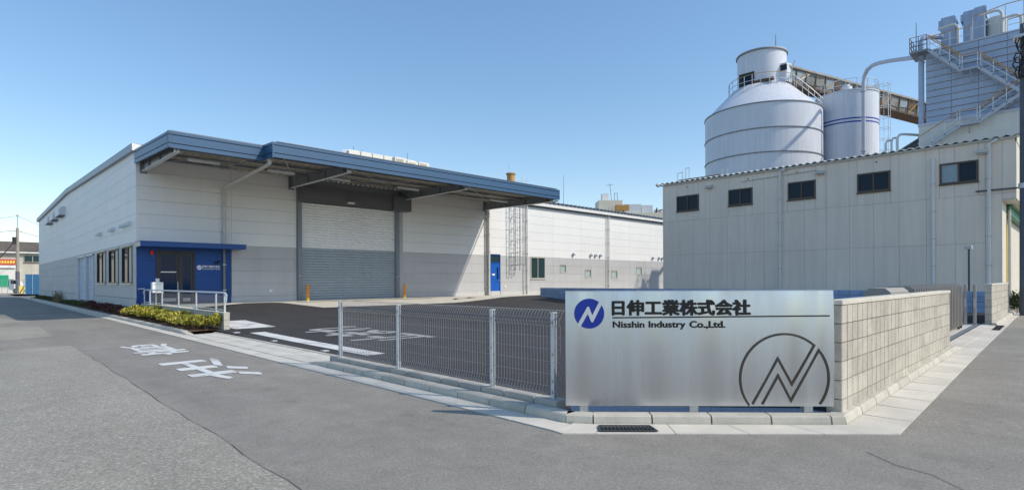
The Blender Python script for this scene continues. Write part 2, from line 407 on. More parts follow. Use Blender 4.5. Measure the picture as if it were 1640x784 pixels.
# the two roads: along +Y on the left, along +X on the right
def road_poly(name, pts, mat, dz, **kw):
    mb = MB(); mb.add([(x,y,zr(x)+dz) for x,y in pts], [tuple(range(len(pts)))]); return obj(name, mb, mat, **kw)
mb = MB()
mb.add([(-5,-40,0),(6.5,-40,0),(6.5,1.27,0),(4.18,3.56,0),(4.18,118,0),(-5,118,0)], [(0,1,2,3,4,5)])
mb.add([(6.5,-7,0),(46.5,-7,.54),(90,-7,.54),(90,1.5,.54),(46.5,1.5,.54),(24,1.52,zr(24)),(14,1.38,zr(14)),(6.5,1.27,0)], [(0,1,6,7),(1,4,5,6),(1,2,3,4)])
obj('road', mb, 'road', kind='structure')
random.seed(11)
# old rough asphalt west of a wandering seam, and two reinstated strips
def wob(a, b, n, amp):
    return [(a[0]+(b[0]-a[0])*i/n+(random.uniform(-amp,amp) if 0<i<n else 0), a[1]+(b[1]-a[1])*i/n+(random.uniform(-amp,amp) if 0<i<n else 0)) for i in range(n+1)]
seam = wob((1.72,2.0),(1.85,16.9),34,0.022)
road_poly('old_pavement', [(-4.9,2.0)]+seam+[(-4.9,15.9)], 'old', 0.004, kind='structure')
road_poly('old_pavement', [(-2.0,18.6),(0.6,19.5),(1.79,20.2),(1.87,25.3),(-2.0,25.9)], 'old', 0.004, kind='structure')
road_poly('old_pavement', [(-2.0,26.9),(0.85,27.6),(2.0,28.6),(1.55,29.6),(0.9,34),(-2.0,34)], 'old', 0.004, kind='structure')
mb = MB()
for i in range(len(seam)-1):
    a, b_ = seam[i], seam[i+1]; k = random.uniform(.001,.005)
    mb.add([(a[0]-k,a[1],.008),(a[0]+k,a[1],.008),(b_[0]+k,b_[1],.008),(b_[0]-k,b_[1],.008)], [(0,1,2,3)])
obj('pavement_seam', mb, 'crack', kind='structure')
mb = MB()
cr = [(5.6,1.32),(5.36,1.05),(5.3,0.82),(5.02,0.55),(4.95,0.3),(4.7,-0.1),(4.52,-0.3)]
for a, b_ in zip(cr, cr[1:]):
    mb.add([(a[0]-.006,a[1],.006),(a[0]+.006,a[1],.006),(b_[0]+.006,b_[1],.006),(b_[0]-.006,b_[1],.006)], [(0,1,2,3)])
obj('pavement_crack', mb, 'tar', kind='structure')
# yard of new black asphalt rising to the warehouse floor
def grid(xs, ys):
    n = len(ys)
    mb.add([(x,y,zy(x,y)) for x in xs for y in ys], [(i*n+j,(i+1)*n+j,(i+1)*n+j+1,i*n+j+1) for i in range(len(xs)-1) for j in range(n-1)])
mb = MB()
grid([4.88,5.3], [4.4,6,7,8,9.5]); grid([5.3,7.0]+rngf(8.2,26.4,13), [4.4,6]+rngf(8,28.55,22)); grid([7.0]+rngf(8.2,26.4,13), [1.95,2.6,3.4,4.4])
mb.add([(x,y,0.02) for x,y in [(4.88,4.4),(4.88,3.95),(6.8,1.95),(7,1.95),(7,4.4)]], [(0,1,2,3,4)])
grid(rngf(26.4,60,6), [24.6,25.5]+rngf(26,28.55,3))
obj('yard', mb, 'yard', kind='structure')

# ------------------------------------------------------------------ kerbs, gutters, slabs, paint
def slab(name, pts, z0, th, mat, parent, gap=0.004, **kw):
    """thin slab with its own edges: polygon shrunk by gap, top at z0 (number or function)"""
    cx_ = sum(p[0] for p in pts)/len(pts); cy_ = sum(p[1] for p in pts)/len(pts); P = []
    for x,y in pts:
        d = math.hypot(x-cx_,y-cy_) or 1; P.append((x+(cx_-x)*gap/d*1.4, y+(cy_-y)*gap/d*1.4))
    f = z0 if callable(z0) else (lambda x,y: z0)
    n = len(P); m_ = MB()
    a = sum(P[i][0]*P[(i+1)%n][1]-P[(i+1)%n][0]*P[i][1] for i in range(n))
    if a < 0: P.reverse()
    m_.add([(x,y,f(x,y)-th) for x,y in P]+[(x,y,f(x,y)) for x,y in P],
           [list(range(n,2*n))]+[(i,(i+1)%n,n+(i+1)%n,n+i) for i in range(n)])
    return obj(name, m_, mat, parent, **kw)
GUT = link('gutter', None, None, (4.35,3.6,0), kind='structure')
zg = lambda x,y: zr(x)+0.012
def lerp(a, b, t): return tuple(a[i]+(b[i]-a[i])*t for i in range(len(a)))
# left: along +Y
y = 3.72
while y < 30: slab('gutter_slab', [(4.19,y),(4.50,y),(4.50,y+.6),(4.19,y+.6)], zg, .05, 'concrete', GUT); y += .6
slab('gutter_slab', [(4.19,y),(4.50,y),(4.50,76),(4.19,76)], zg, .05, 'concrete', GUT)
# front: along the chamfered corner before the sign
o0,o1,i0,i1 = (4.17,3.56),(6.42,1.24),(4.62,3.73),(6.47,1.78)
slab('gutter_slab', [(4.19,3.73),o0,i0], zg, .05, 'concrete', GUT)
cuts = [0,.10,.34,.56,.78,1.0]
for a, b_ in zip(cuts, cuts[1:]):
    slab('gutter_slab', [lerp(o0,o1,a),lerp(o0,o1,b_),lerp(i0,i1,b_),lerp(i0,i1,a)], zg, .05, 'concrete', GUT)
# right: along +X
def out_y(x): return 1.24+(x-6.42)*.0185 if x < 14 else 1.38+(x-14)*.013 if x < 24 else 1.51
x = 6.42
while x < 34:
    x2 = x+.62
    slab('gutter_slab', [(x,out_y(x)),(x2,out_y(x2)),(x2,1.70),(x+.02,1.70)], zg, .05, 'concrete', GUT); x = x2
slab('gutter_slab', [(x,1.51),(60,1.51),(60,1.70),(x,1.70)], zg, .05, 'concrete', GUT)

KERB = link('kerb', None, None, (4.58,3.7,0), kind='structure')
def kerb_block(p, q_, w_, h, taper=False):
    """kerbstone with a battered, rounded road face; p->q along its road side, body to the left of travel"""
    p = Vector((*p,0)); q_ = Vector((*q_,0)); d = (q_-p); L = d.length; d.normalize(); sd = Vector((-d.y,d.x,0))
    prof = [(0.0,-.1),(0.004,h*.35),(0.016,h*.84),(0.034,h),(w_,h),(w_,-.1)]
    m_ = MB(); g = .0085; n = len(prof); st = []
    ends = [(g,1.0),(L-g,1.0)]
    for t, k in ends:
        for u, z in prof: st.append(p+d*t+sd*u+Vector((0,0,(z*k if z > 0 else z)+zr((p+d*t).x))))
    if taper:
        for i in range(n,2*n):
            if st[i].z > .02: st[i].z = zr(st[i].x)+.018
    m_.add(st, [list(range(n)),[2*n-1-i for i in range(n)]]+[((i+1)%n,i,n+i,n+(i+1)%n) for i in range(n)])
    obj('kerbstone', m_, 'kerb', KERB)
def kerb_run(p, q_, n, w_=.17, h=.10, t0=False, t1=False):
    for i in range(n):
        a, b_ = lerp(p,q_,i/n), lerp(p,q_,(i+1)/n)
        kerb_block(a, b_, w_, h, taper=(t1 and i == n-1))
# body must lie on the inner side (left of travel direction): walk so that the site is on the left
kerb_run((4.50,10.0),(4.50,9.2),1, t1=False)
KER0 = KERB.children[-1]
kerb_run((4.50,9.2),(4.50,3.80),9)
kerb_run((4.50,3.80),(4.66,3.56),1)
kerb_run((4.66,3.56),(6.34,1.80),4)
kerb_run((6.34,1.80),(6.46,1.70),1)
kerb_run((6.46,1.70),(13.66,1.70),12)
kerb_run((13.66,1.70),(14.3,1.70),1, t1=True)
kerb_run((20.3,1.66),(26.3,1.66),10, w_=.12, h=.09)
kerb_run((4.50,70.0),(4.50,18.4),86)
kerb_run((4.50,18.4),(4.50,17.6),1, t1=True)
# first stone at the gateway is dropped at its far end
me = KER0.data
for v in me.vertices:
    if v.co.y > .2 and v.co.z > .09: v.co.z -= .075

# crossing of small slabs at the gateway, with a flush border
CROSS = link('crossing', None, None, (4.9,13.5,0), kind='structure')
random.seed(3)
ys = rngf(9.5,17.6,18)
for a, b_ in zip(ys, ys[1:]):
    slab('paving_slab', [(4.51,a),(4.86,a),(4.86,b_),(4.51,b_)], lambda x,y: .018+(x-4.5)*.02, .06, 'concrete', CROSS, gap=.006)
    slab('paving_slab', [(4.86,a),(5.20,a),(5.20,b_),(4.86,b_)], lambda x,y: .018+(x-4.5)*.02, .06, 'concrete', CROSS, gap=.006)
slab('edge_strip', [(5.205,9.5),(5.30,9.5),(5.30,17.75),(5.205,17.75)], .042, .08, 'kerb', CROSS)
# planting bed soil
mb = MB()
for (x0,x1,y0,y1) in [(4.66,5.50,18.0,28.6),(4.66,5.32,28.6,72)]:
    n = int((y1-y0)/.5); 
    for i in range(n):
        ya,yb = y0+(y1-y0)*i/n, y0+(y1-y0)*(i+1)/n; k = .075+.02*math.sin(i*1.7); k2 = .075+.02*math.sin((i+1)*1.7)
        mb.add([(x0,ya,k),(x1,ya,k+.02),(x1,yb,k2+.02),(x0,yb,k2)], [(0,1,2,3)])
obj('planting_bed', mb, 'soil', kind='structure')
# paint: stop line, worn pad, lettering
def paint_rect(name, pts, fz, mat, label, cat):
    m_ = MB(); m_.add([(x,y,fz(x,y)) for x,y in pts], [tuple(range(len(pts)))])
    return obj(name, m_, mat, label=label, cat=cat)
mb = MB(); ys = rngf(10.0,16.4,8)
for a, b_ in zip(ys, ys[1:]): mb.add([(5.75,a,zy(5.75,a)+.006),(6.17,a,zy(6.17,a)+.006),(6.17,b_,zy(6.17,b_)+.006),(5.75,b_,zy(5.75,b_)+.006)], [(0,1,2,3)])
obj('stop_line', mb, 'paint', label='thick white stop line painted across the yard gateway', cat='road marking')
mb = MB(); ys = rngf(17.7,20.4,5)
for a, b_ in zip(ys, ys[1:]): mb.add([(5.80,a,zy(5.8,a)+.008),(7.0,a,zy(7,a)+.008),(7.0,b_,zy(7,b_)+.008),(5.80,b_,zy(5.8,b_)+.008)], [(0,1,2,3)])
obj('white_pad', mb, 'paint', label='pale square pad on the dark yard beside the ramp wall end', cat='pad')
t = text('stop_lettering', '止まれ', 'paint', None, (9.0,11.9,.0), (0,1,0), (-1,0,0), 4.6, 2.15, 0.002, .034,
         label='white lettering on the dark yard behind the mesh fence', cat='road marking')
for v in t.data.vertices: v.co.z = zy(9,v.co.y+W[t].y)+.012
t.location.z = 0
text('road_lettering', '注', 'paint', None, (3.56,11.95,.006), (-1,0,0), (0,-1,0), 1.02, 2.7, 0.003, .020,
     label='white character painted on the road nearest the camera', cat='road marking')
text('road_lettering', '意', 'paint', None, (3.54,15.75,.006), (-1,0,0), (0,-1,0), .98, 2.5, 0.003, .014,
     label='white character painted on the road further off, beside the yellow shrubs', cat='road marking')
mb = MB()
for (yy,ww) in [(16.6,.09),(13.9,.07),(11.2,.08)]: mb = MB(); mb.box((5.42,yy,zy(5.4,yy)+.002),(5.42+ww*1.6,yy+ww*2,zy(5.4,yy)+.02)); obj('boundary_marker', mb, 'galv_light', label={16.6:'small metal stud in the asphalt nearest the ramp wall',13.9:'small metal stud in the asphalt midway along the stop line',11.2:'small metal stud in the asphalt nearest the mesh fence'}[yy], cat='stud', group='metal studs along the gateway')
# line of a parking bay near the blue wall
mb = MB(); mb.add([(24.6,19.6,zy(24,19.6)+.008),(25.9,19.6,zy(24,19.6)+.008),(25.9,19.8,zy(24,19.8)+.008),(24.6,19.8,zy(24,19.8)+.008)], [(0,1,2,3)])
obj('bay_line', mb, 'paint', label='short white line on the yard near the blue block wall', cat='road marking')
# concrete apron along the warehouse
ap = [(5.75,27.4),(10.6,27.3),(11.6,23.9),(19,23.8),(26,25.6),(31,26.4),(60,26.6),(60,28.64),(5.75,28.64)]
mb = MB()
for (xa,ya),(xb,yb) in zip(ap[:6],ap[1:7]):
    n = 6
    for i in range(n):
        x0,x1 = xa+(xb-xa)*i/n, xa+(xb-xa)*(i+1)/n; y0,y1 = ya+(yb-ya)*i/n, ya+(yb-ya)*(i+1)/n
        for j in range(4):
            q = [(x0,y0+(28.64-y0)*j/4),(x1,y1+(28.64-y1)*j/4),(x1,y1+(28.64-y1)*(j+1)/4),(x0,y0+(28.64-y0)*(j+1)/4)]
            mb.add([(x,y,zy(x,y)+.008) for x,y in q], [(0,1,2,3)])
obj('apron', mb, 'concrete', kind='structure')
# gravel strip behind the sign
mb = MB(); mb.add([(4.72,3.9,.075),(4.66,3.74,.075),(6.42,1.86,.075),(6.62,1.95,.075),(6.62,2.2,.075),(4.95,4.1,.075)], [(0,1,2,3,4,5)])
obj('gravel_strip', mb, 'gravel', kind='structure')

def grating(name, p00, p10, p11, p01, nb, label, fz):
    r = root(name, (*p00, 0), label, 'grating', 'drain gratings in the gutter')
    m_ = MB(); m_.add([(x,y,fz(x,y)+.004) for x,y in (p00,p10,p11,p01)], [(0,1,2,3)]); obj('pit_shade_sheet', m_, 'black', r)  # flat black sheet stands in for the darkness below the bars
    for i in range(nb+1):
        t_ = i/nb; a = lerp(p00,p10,t_); b_ = lerp(p01,p11,t_); m_ = MB()
        m_.bar((*a,fz(*a)+.010),(*b_,fz(*b_)+.010),.012 if 0<i<nb else .022,.008); obj('grate_bar', m_, 'grate', r)
    for (a,b_) in ((p00,p10),(p01,p11),(lerp(p00,p01,.5),lerp(p10,p11,.5))):
        m_ = MB(); m_.bar((*a,fz(*a)+.0125),(*b_,fz(*b_)+.0125),.018,.009); obj('frame_bar', m_, 'grate', r)
grating('drain_grating', (4.62,3.46),(4.98,3.09),(4.86,2.93),(4.47,3.33), 14, 'dark steel drain grating in the pale gutter in front of the metal sign', zg)
grating('drain_grating', (18.9,1.50),(20.4,1.52),(20.4,1.66),(18.9,1.64), 16, 'narrow drain grating in the gutter near the sliding gate', zg)

# ------------------------------------------------------------------ the warehouse
FY, LX, BX, BY = 28.6, 5.34, 62.0, 71.9
B = root('warehouse', (LX,FY,0), 'white and grey panelled warehouse with blue canopy and roller shutter', 'warehouse')
def roofz(y): return 7.20+0.62*(y-FY)/(50-FY) if y < 50 else 7.82-0.30*(y-50)/(BY-50)
mb = MB()
pf = [(FY+.10,-.2),(BY,-.2),(BY,roofz(BY)),(50,roofz(50)),(FY+.10,roofz(FY))]
mb.prism([(LX+.10,y,z) for y,z in pf], (BX-LX-.1,0,0)); obj('wall_core', mb, 'joint', B)
# openings on the facade (x0,x1,z0,z1)
SH = (12.38,18.86,.40,6.40)
fac_holes = [SH,(5.33,9.18,.79,3.25),(25.96,26.90,.40,3.34),(29.96,31.58,1.62,3.26),(33.28,34.07,2.10,2.74),(36.41,37.28,1.72,2.38),(40.05,41.02,1.68,2.36),(43.92,44.90,1.96,2.69)]
colsL = [LX,9.20,12.38]; colsM = [18.86,25.62]; colsR = [25.62,29.1,32.49,35.94,39.42,42.84,46.3,49.8,53.3]
rows = [.79,1.405,2.02,2.635,3.25,3.86,4.47,5.08,5.69,6.30,6.91,7.20]
g = .0045
for cols in (colsL, colsM, colsR):
    for a, b_ in zip(cols, cols[1:]):
        boxpart('plinth_panel', (a+g,FY-.02,-.1), (b_-g,FY+.1,.79-g), 'plinth', B)
        for z0, z1 in zip(rows, rows[1:]):
            for r in minus((a,b_,z0,z1), fac_holes):
                boxpart('wall_panel', (r[0]+g,FY,r[2]+g), (r[1]-g,FY+.095,r[3]-g), 'grey_panel' if z1 < 3.3 else 'white_panel', B)
# left (road) side: y ranges
lw_holes = [(42.40,45.66,.40,3.16),(39.45,42.22,.40,3.14),(35.7,38.35,1.45,3.13),(32.4,34.85,1.45,3.13),(29.35,31.55,1.45,3.13)]
lcols = [28.6,31.95,35.3,38.9,42.3,45.85,49.4,53.0,56.6,60.2,63.9,67.6,71.9]
for a, b_ in zip(lcols, lcols[1:]):
    for r in minus((a,b_,-.1,.78), lw_holes): boxpart('plinth_panel', (LX-.035,r[0]+g+(.001 if a == 28.6 else 0),r[2]), (LX+.095,r[1]-g,r[3]-g), 'plinth', B)
    for z0, z1 in zip(rows[:-1], rows[1:-1]):
        zt = z1
        for r in minus((a,b_,z0,zt), lw_holes):
            boxpart('wall_panel', (LX,r[0]+g,r[2]+g), (LX+.095,r[1]-g,r[3]-g), 'grey_panel' if z1 < 3.3 else 'white_panel', B)
    # top row follows the roof slope
    m_ = MB(); ya,yb = a+g,b_-g
    pts = [(LX,ya,6.916),(LX,yb,6.916),(LX,yb,roofz(yb)),(LX,ya,roofz(ya))]
    if ya < 50 < yb: pts = [(LX,ya,6.916),(LX,yb,6.916),(LX,yb,roofz(yb)),(LX,50,roofz(50)),(LX,ya,roofz(ya))]
    m_.prism(pts, (.095,0,0)); obj('wall_panel', m_, 'white_panel', B)
mb = MB(); mb.box((LX-.003,FY-.004,.80),(LX+.05,FY+.05,3.24)); mb.box((LX-.004,FY-.004,3.255),(LX+.05,FY+.05,7.19),1); obj('corner_trim', mb, ['grey_panel','white_panel'], B)
# verge cap along the gable roof edge, in lengths
vy = [FY-.08]+rngf(32,50,5)+rngf(54.4,BY+.15,4)
for a, b_ in zip(vy, vy[1:]):
    m_ = MB(); m_.prism([(LX-.16,a+.004,roofz(a)-.06),(LX-.16,b_-.004,roofz(b_)-.06),(LX-.16,b_-.004,roofz(b_)+.27),(LX-.16,a+.004,roofz(a)+.27)], (.42,0,0)); obj('verge_cap', m_, 'verge', B)
mb = MB(); mb.prism([(LX-.155,FY-.10,7.15),(LX+.30,FY-.10,7.15),(LX+.20,FY-.10,7.42),(LX-.155,FY-.10,7.46)], (0,.015,0)); obj('verge_end', mb, 'trim_white', B)
# roof sheets with standing ribs
mb = MB()
mb.add([(LX+.1,FY-.25,roofz(FY)+.10),(BX,FY-.25,roofz(FY)+.10),(BX,50,roofz(50)+.12),(LX+.1,50,roofz(50)+.12),(BX,BY+.2,roofz(BY)+.12),(LX+.1,BY+.2,roofz(BY)+.12)], [(0,1,2,3),(3,2,4,5)])
rf = obj('roof', mb, 'roof', B)
mb = MB(); x = 25.9
while x < 60:
    mb.prism([(x-.13,FY-.35,7.30),(x+.13,FY-.35,7.30),(x+.06,FY-.35,7.47),(x-.06,FY-.35,7.47)], (0,21.4,.62)); x += .5
obj('roof_ribs', mb, 'roof', rf, kind='stuff')
mb = MB(); mb.box((25.9,FY-.30,7.06),(60,FY-.02,7.28)); obj('eaves_gutter', mb, 'trim_white', B)
mb = MB(); mb.box((25.9,FY-.06,6.96),(60,FY-.001,7.055)); obj('eaves_painted_shadow', mb, 'dark_steel', B)  # dark strip painted in for the shadow under the eaves gutter
# roller shutter
def corr(x0, x1, yy, z0, z1, pitch, depth):
    m_ = MB(); z = z0; prev = None; vs = []; 
    while z < z1-1e-6:
        vs += [(z,0),(z+pitch*.30,-depth),(z+pitch*.70,-depth)]; z += pitch
    vs.append((z1,0)); n = len(vs)
    P = [(x0,yy+d,zz) for zz,d in vs]+[(x1,yy+d,zz) for zz,d in vs]
    m_.add(P, [(i,n+i,n+i+1,i+1) for i in range(n-1)]); return m_
SHT = link('roller_shutter', mesh('roller_shutter', MB().box((12.62,FY+.06,.42),(18.30,FY+.09,5.70)), 'jamb', False, (15.46,FY,.4)), B, (15.46,FY,.4))
obj('lower_curtain', corr(12.62,18.30,FY+.05,.44,3.27,.1415,.05), 'shut_grey', SHT)
obj('upper_curtain', corr(12.62,18.30,FY+.05,3.27,5.66,.1406,.05), 'shut_white', SHT)
mb = MB(); mb.box((12.62,FY+.0,.42),(18.30,FY+.06,.50)); obj('bottom_rail', mb, 'jamb', SHT)
for a, b_ in ((12.385,12.62),(18.30,18.56)):
    mb = MB(); mb.box((a,FY-.12,.42),(b_,FY+.1,6.40)); mb.box((a+.02,FY-.155,.42),(b_-.02,FY-.121,5.60)); j = obj('shutter_jamb', mb, 'jamb', B)
    mb = MB(); mb.box((a+.06,FY-.20,1.66),(a+.16,FY-.156,1.82)); mb.box((a+.075,FY-.215,1.68),(a+.145,FY-.2,1.75),1); obj('switch_box', mb, ['lamp_grey','black'], j)
mb = MB(); mb.box((18.56,FY-.02,.42),(18.86,FY+.1,6.40)); obj('shutter_side_strip', mb, 'grey_panel', B)
mb = MB(); mb.box((12.40,FY-.42,5.70),(17.88,FY+.1,6.47)); mb.box((12.40,FY-.44,5.66),(17.88,FY-.40,5.72)); obj('shutter_box', mb, 'hood_box', B)
mb = MB(); mb.box((17.885,FY-.62,5.62),(19.08,FY+.09,6.46)); obj('shutter_motor_box', mb, 'hood_box', B)
mb = MB(); mb.box((15.0,FY-.62,5.74),(15.4,FY-.44,5.82)); obj('sensor', mb, 'white', B)
mb = MB(); mb.box((10.95,FY-.05,.98),(11.10,FY-.001,1.10)); mb.box((10.93,FY-.07,1.10),(11.12,FY-.001,1.13)); obj('tap_box', mb, 'white', B)

# ---- windows and doors
def win_front(x0, x1, z0, z1, frame, panes, yy=FY, parent=B, sill=True):
    f = MB(); t_ = .055
    for a, b_ in (((x0,z0),(x0+t_,z1)),((x1-t_,z0),(x1,z1)),((x0+t_,z0),(x1-t_,z0+t_)),((x0+t_,z1-t_),(x1-t_,z1))):
        f.box((a[0],yy-.025,a[1]),(b_[0],yy+.09,b_[1]))
    o = obj('window', f, frame, parent); n = len(panes); wd = (x1-x0-2*t_)/n
    for i, pm in enumerate(panes):
        boxpart('pane', (x0+t_+wd*i+.005,yy+.05-(i%2)*.018,z0+t_),(x0+t_+wd*(i+1)-.005,yy+.062-(i%2)*.018,z1-t_), pm, o)
        if i: boxpart('mullion', (x0+t_+wd*i-.025,yy-.005,z0+t_),(x0+t_+wd*i+.025,yy+.04,z1-t_), frame, o)
    if sill: boxpart('sill', (x0-.04,yy-.07,z0-.05),(x1+.04,yy-.001,z0-.002), frame, o)
    return o
win_front(29.98,31.56,1.64,3.24,'frame_alu',['glass_green','glass_green'])
for a, b_, z0, z1 in ((33.3,34.05,2.12,2.72),(36.43,37.26,1.74,2.36),(40.07,41.0,1.70,2.34),(43.94,44.88,1.98,2.67)):
    win_front(a, b_, z0, z1, 'frame_alu', ['glass_sky'], sill=False)
d = obj('side_door', MB().box((26.0,FY+.02,.52),(26.86,FY+.07,2.72)), 'door_blue', B)
mb = MB()
for a, b_ in (((25.965,.5),(26.0,3.335)),((26.86,.5),(26.895,3.335)),((26.0,3.30),(26.86,3.335)),((26.0,2.72),(26.86,2.77))): mb.box((a[0],FY-.02,a[1]),(b_[0],FY+.09,b_[1]))
obj('door_frame', mb, 'door_blue', d)
boxpart('transom_pane', (26.0,FY+.04,2.77),(26.86,FY+.05,3.30),'glass_green',d)
boxpart('vision_slot', (26.58,FY+.005,1.62),(26.70,FY+.019,2.42),'glass_dark',d)
mb = MB(); mb.bar((26.76,FY-.03,1.45),(26.76,FY-.03,1.60),.03,.03); mb.bar((26.74,FY-.03,1.50),(26.64,FY-.03,1.50),.03,.03); obj('handle', mb, 'galv', d)
mb = MB(); mb.prism([(26.13+.15*(1-math.cos(t_))-.02,FY+.016,1.99-.14*math.sin(t_)) for t_ in (0,.6,1.2,1.57,1.94,2.54,3.14)], (0,-.006,0)); obj('sticker', mb, 'white', d)
mb = MB(); mb.box((27.25,FY-.05,1.0),(27.37,FY-.001,1.14)); obj('tap_box', mb, 'white', B)
def cowl(name, p, s, parent, side):
    """round weather cowl: a dome hood with an open underside"""
    m_ = MB(); n = 10
    for k in range(4):
        pass
    x,y,z = p; prof = []
    for i in range(5):
        a = i/4*math.pi/2; prof.append((s*.5*math.cos(a*.85), z+s*.55*math.sin(a)))
    m_.lathe((x,y,0), [(s*.5,z-s*.35)]+prof, n); 
    o = obj(name, m_, 'lamp_white', parent, smooth=True)
    m_ = MB(); m_.lathe((x,y,0), [(s*.36,z-s*.55),(s*.36,z-s*.35)], n); obj('spout', m_, 'dark_steel', o); return o
for xx in (34.9,37.18,37.82,38.47,46.7,47.8,48.4): cowl('vent_cowl', (xx,FY-.13,3.64), .25, B, 0)
# windows on the road side (plane x = LX): dark sash next to a pale blind
for y0, y1 in ((35.7,38.35),(32.4,34.85),(29.35,31.55)):
    z0,z1 = 1.45,3.13; f = MB()
    for a, b_ in (((y0,z0),(y0+.06,z1)),((y1-.06,z0),(y1,z1)),((y0+.06,z0),(y1-.06,z0+.06)),((y0+.06,z1-.06),(y1-.06,z1))): f.box((LX-.03,a[0],a[1]),(LX+.09,b_[0],b_[1]))
    o = obj('window', f, 'frame_dark', B); ym = (y0+y1)/2
    boxpart('pane', (LX+.045,y0+.06,z0+.06),(LX+.055,ym-.08,z1-.06),'blind',o)
    boxpart('pane', (LX+.03,ym-.08,z0+.06),(LX+.04,y1-.06,z1-.06),'glass_dark',o)
    boxpart('mullion', (LX-.01,ym-.12,z0+.06),(LX+.03,ym-.05,z1-.06),'frame_dark',o)
    boxpart('sill', (LX-.09,y0-.04,z0-.05),(LX-.001,y1+.04,z0-.002),'frame_alu',o)
    boxpart('head_flashing', (LX-.07,y0-.03,z1+.002),(LX-.001,y1+.03,z1+.04),'frame_alu',o)
for y0, y1 in ((42.40,45.66),(39.45,42.22)):
    m_ = MB(); z = .42; vs = []
    while z < 3.1: vs += [(z,0),(z+.03,-.02),(z+.08,-.02)]; z += .11
    n = len(vs); m_.add([(LX+.07+d_,y0+.12,zz) for zz,d_ in vs]+[(LX+.07+d_,y1-.12,zz) for zz,d_ in vs], [(i,i+1,n+i+1,n+i) for i in range(n-1)])
    o = obj('side_shutter', m_, 'shut_side', B)
    m_ = MB(); m_.box((LX-.06,y0+.02,.42),(LX+.09,y0+.13,3.12)); m_.box((LX-.06,y1-.13,.42),(LX+.09,y1-.02,3.12)); m_.box((LX-.06,y0+.02,3.06),(LX+.08,y1-.02,3.15)); obj('guide_frame', m_, 'galv_light', o)
# vent hoods on the road side
for yc, wd in ((60.6,2.2),(56.9,2.2),(53.1,2.4)):
    m_ = MB(); a,b_ = yc-wd/2,yc+wd/2
    m_.prism([(LX,a,7.05),(LX-.16,a,7.03),(LX-.30,a,6.95),(LX-.38,a,6.80),(LX-.38,a,6.42),(LX,a,6.42)], (0,wd,0)); o = obj('vent_hood', m_, 'galv_light', B)
    boxpart('louvre', (LX-.34,a+.05,6.38),(LX-.02,b_-.05,6.418),'dark_steel',o)
for yy in (37.5,37.05,34.0,33.55,31.2,30.5,29.75):
    m_ = MB(); m_.prism([(LX,yy-.13,4.22),(LX-.16,yy-.13,4.16),(LX-.22,yy-.13,4.02),(LX,yy-.13,4.02)], (0,.26,0)); o = obj('small_vent', m_, 'galv_light', B)

# ---- entrance
E0 = MB().box((LX+.02,FY+.03,.5),(9.16,FY+.09,3.20))
ENT = obj('entrance', E0, 'joint', B)
zrow = [.52,1.17,1.82,2.47,3.02]
for a, b_ in ((LX+.004,6.06),(7.62,9.17)):
    for z0, z1 in zip(zrow, zrow[1:]): boxpart('blue_panel', (a,FY-.035,z0+.004),(b_-.004,FY+.029,z1-.004),'ent_blue',ENT)
boxpart('blue_panel', (6.064,FY-.034,2.92),(7.612,FY+.028,3.016),'ent_blue',ENT)
m_ = MB()
for a, b_ in ((6.07,6.15),(7.53,7.61)): m_.box((a,FY-.05,.5),(b_,FY+.03,2.91))
m_.box((6.15,FY-.05,2.83),(7.53,FY+.03,2.91)); m_.box((6.95,FY-.045,.5),(7.03,FY+.03,2.83)); df = obj('door_frame', m_, 'frame_dark', ENT)
for nm, a, b_ in (('door_leaf',6.16,6.945),('side_leaf',7.035,7.52)):
    m_ = MB()
    for (p,q2) in (((a,.52),(a+.09,2.82)),((b_-.09,.52),(b_,2.82)),((a+.09,2.73),(b_-.09,2.82)),((a+.09,.52),(b_-.09,.64))): m_.box((p[0],FY-.03,p[1]),(q2[0],FY+.015,q2[1]))
    dl = obj(nm, m_, 'frame_dark', ENT)
boxpart('door_glass', (6.25,FY-.012,.64),(6.855,FY-.004,2.73),'glass_blue',ENT)
boxpart('door_glass', (7.125,FY-.012,.64),(7.43,FY-.004,2.73),'glass_blue',ENT)
boxpart('push_bar', (6.25,FY-.05,1.93),(6.855,FY-.031,1.975),'galv',ENT)
m_ = MB(); m_.tube([(6.90,FY-.09,1.02),(6.90,FY-.09,1.52)],.018,8); m_.box((6.88,FY-.09,1.08),(6.92,FY-.03,1.12)); m_.box((6.88,FY-.09,1.42),(6.92,FY-.03,1.46)); obj('door_handle', m_, 'galv', ENT)
m_ = MB(); m_.box((LX-.03,FY-.95,3.03),(9.55,FY-.001,3.235)); cn = obj('entrance_canopy', m_, 'ent_canopy', ENT)
m_ = MB(); m_.box((LX-.05,FY-.98,3.215),(9.57,FY-.002,3.25)); obj('canopy_coping', m_, 'ent_canopy', cn)
m_ = MB(); m_.box((LX-.042,FY-.955,3.02),(LX-.031,FY-.0,3.21)); obj('canopy_end_plate', m_, 'cream', cn)
m_ = MB(); m_.lathe((5.90,FY-.09,0), [(.055,2.70),(.065,2.78),(.06,2.86),(.03,2.90)], 12); m_.box((5.86,FY-.04,2.74),(5.94,FY-.036,2.84)); obj('alarm_lamp', m_, 'red', ENT, smooth=True)
text('lettering', '日伸工業株式会社', 'white', ENT, (7.92,FY-.036,2.16), (1,0,0), (0,0,1), .76, .12, .012, .02)
text('lettering', 'Nisshin Industry Co.,Ltd.', 'white', ENT, (7.92,FY-.036,2.07), (1,0,0), (0,0,1), .76, .06, .012, .02)
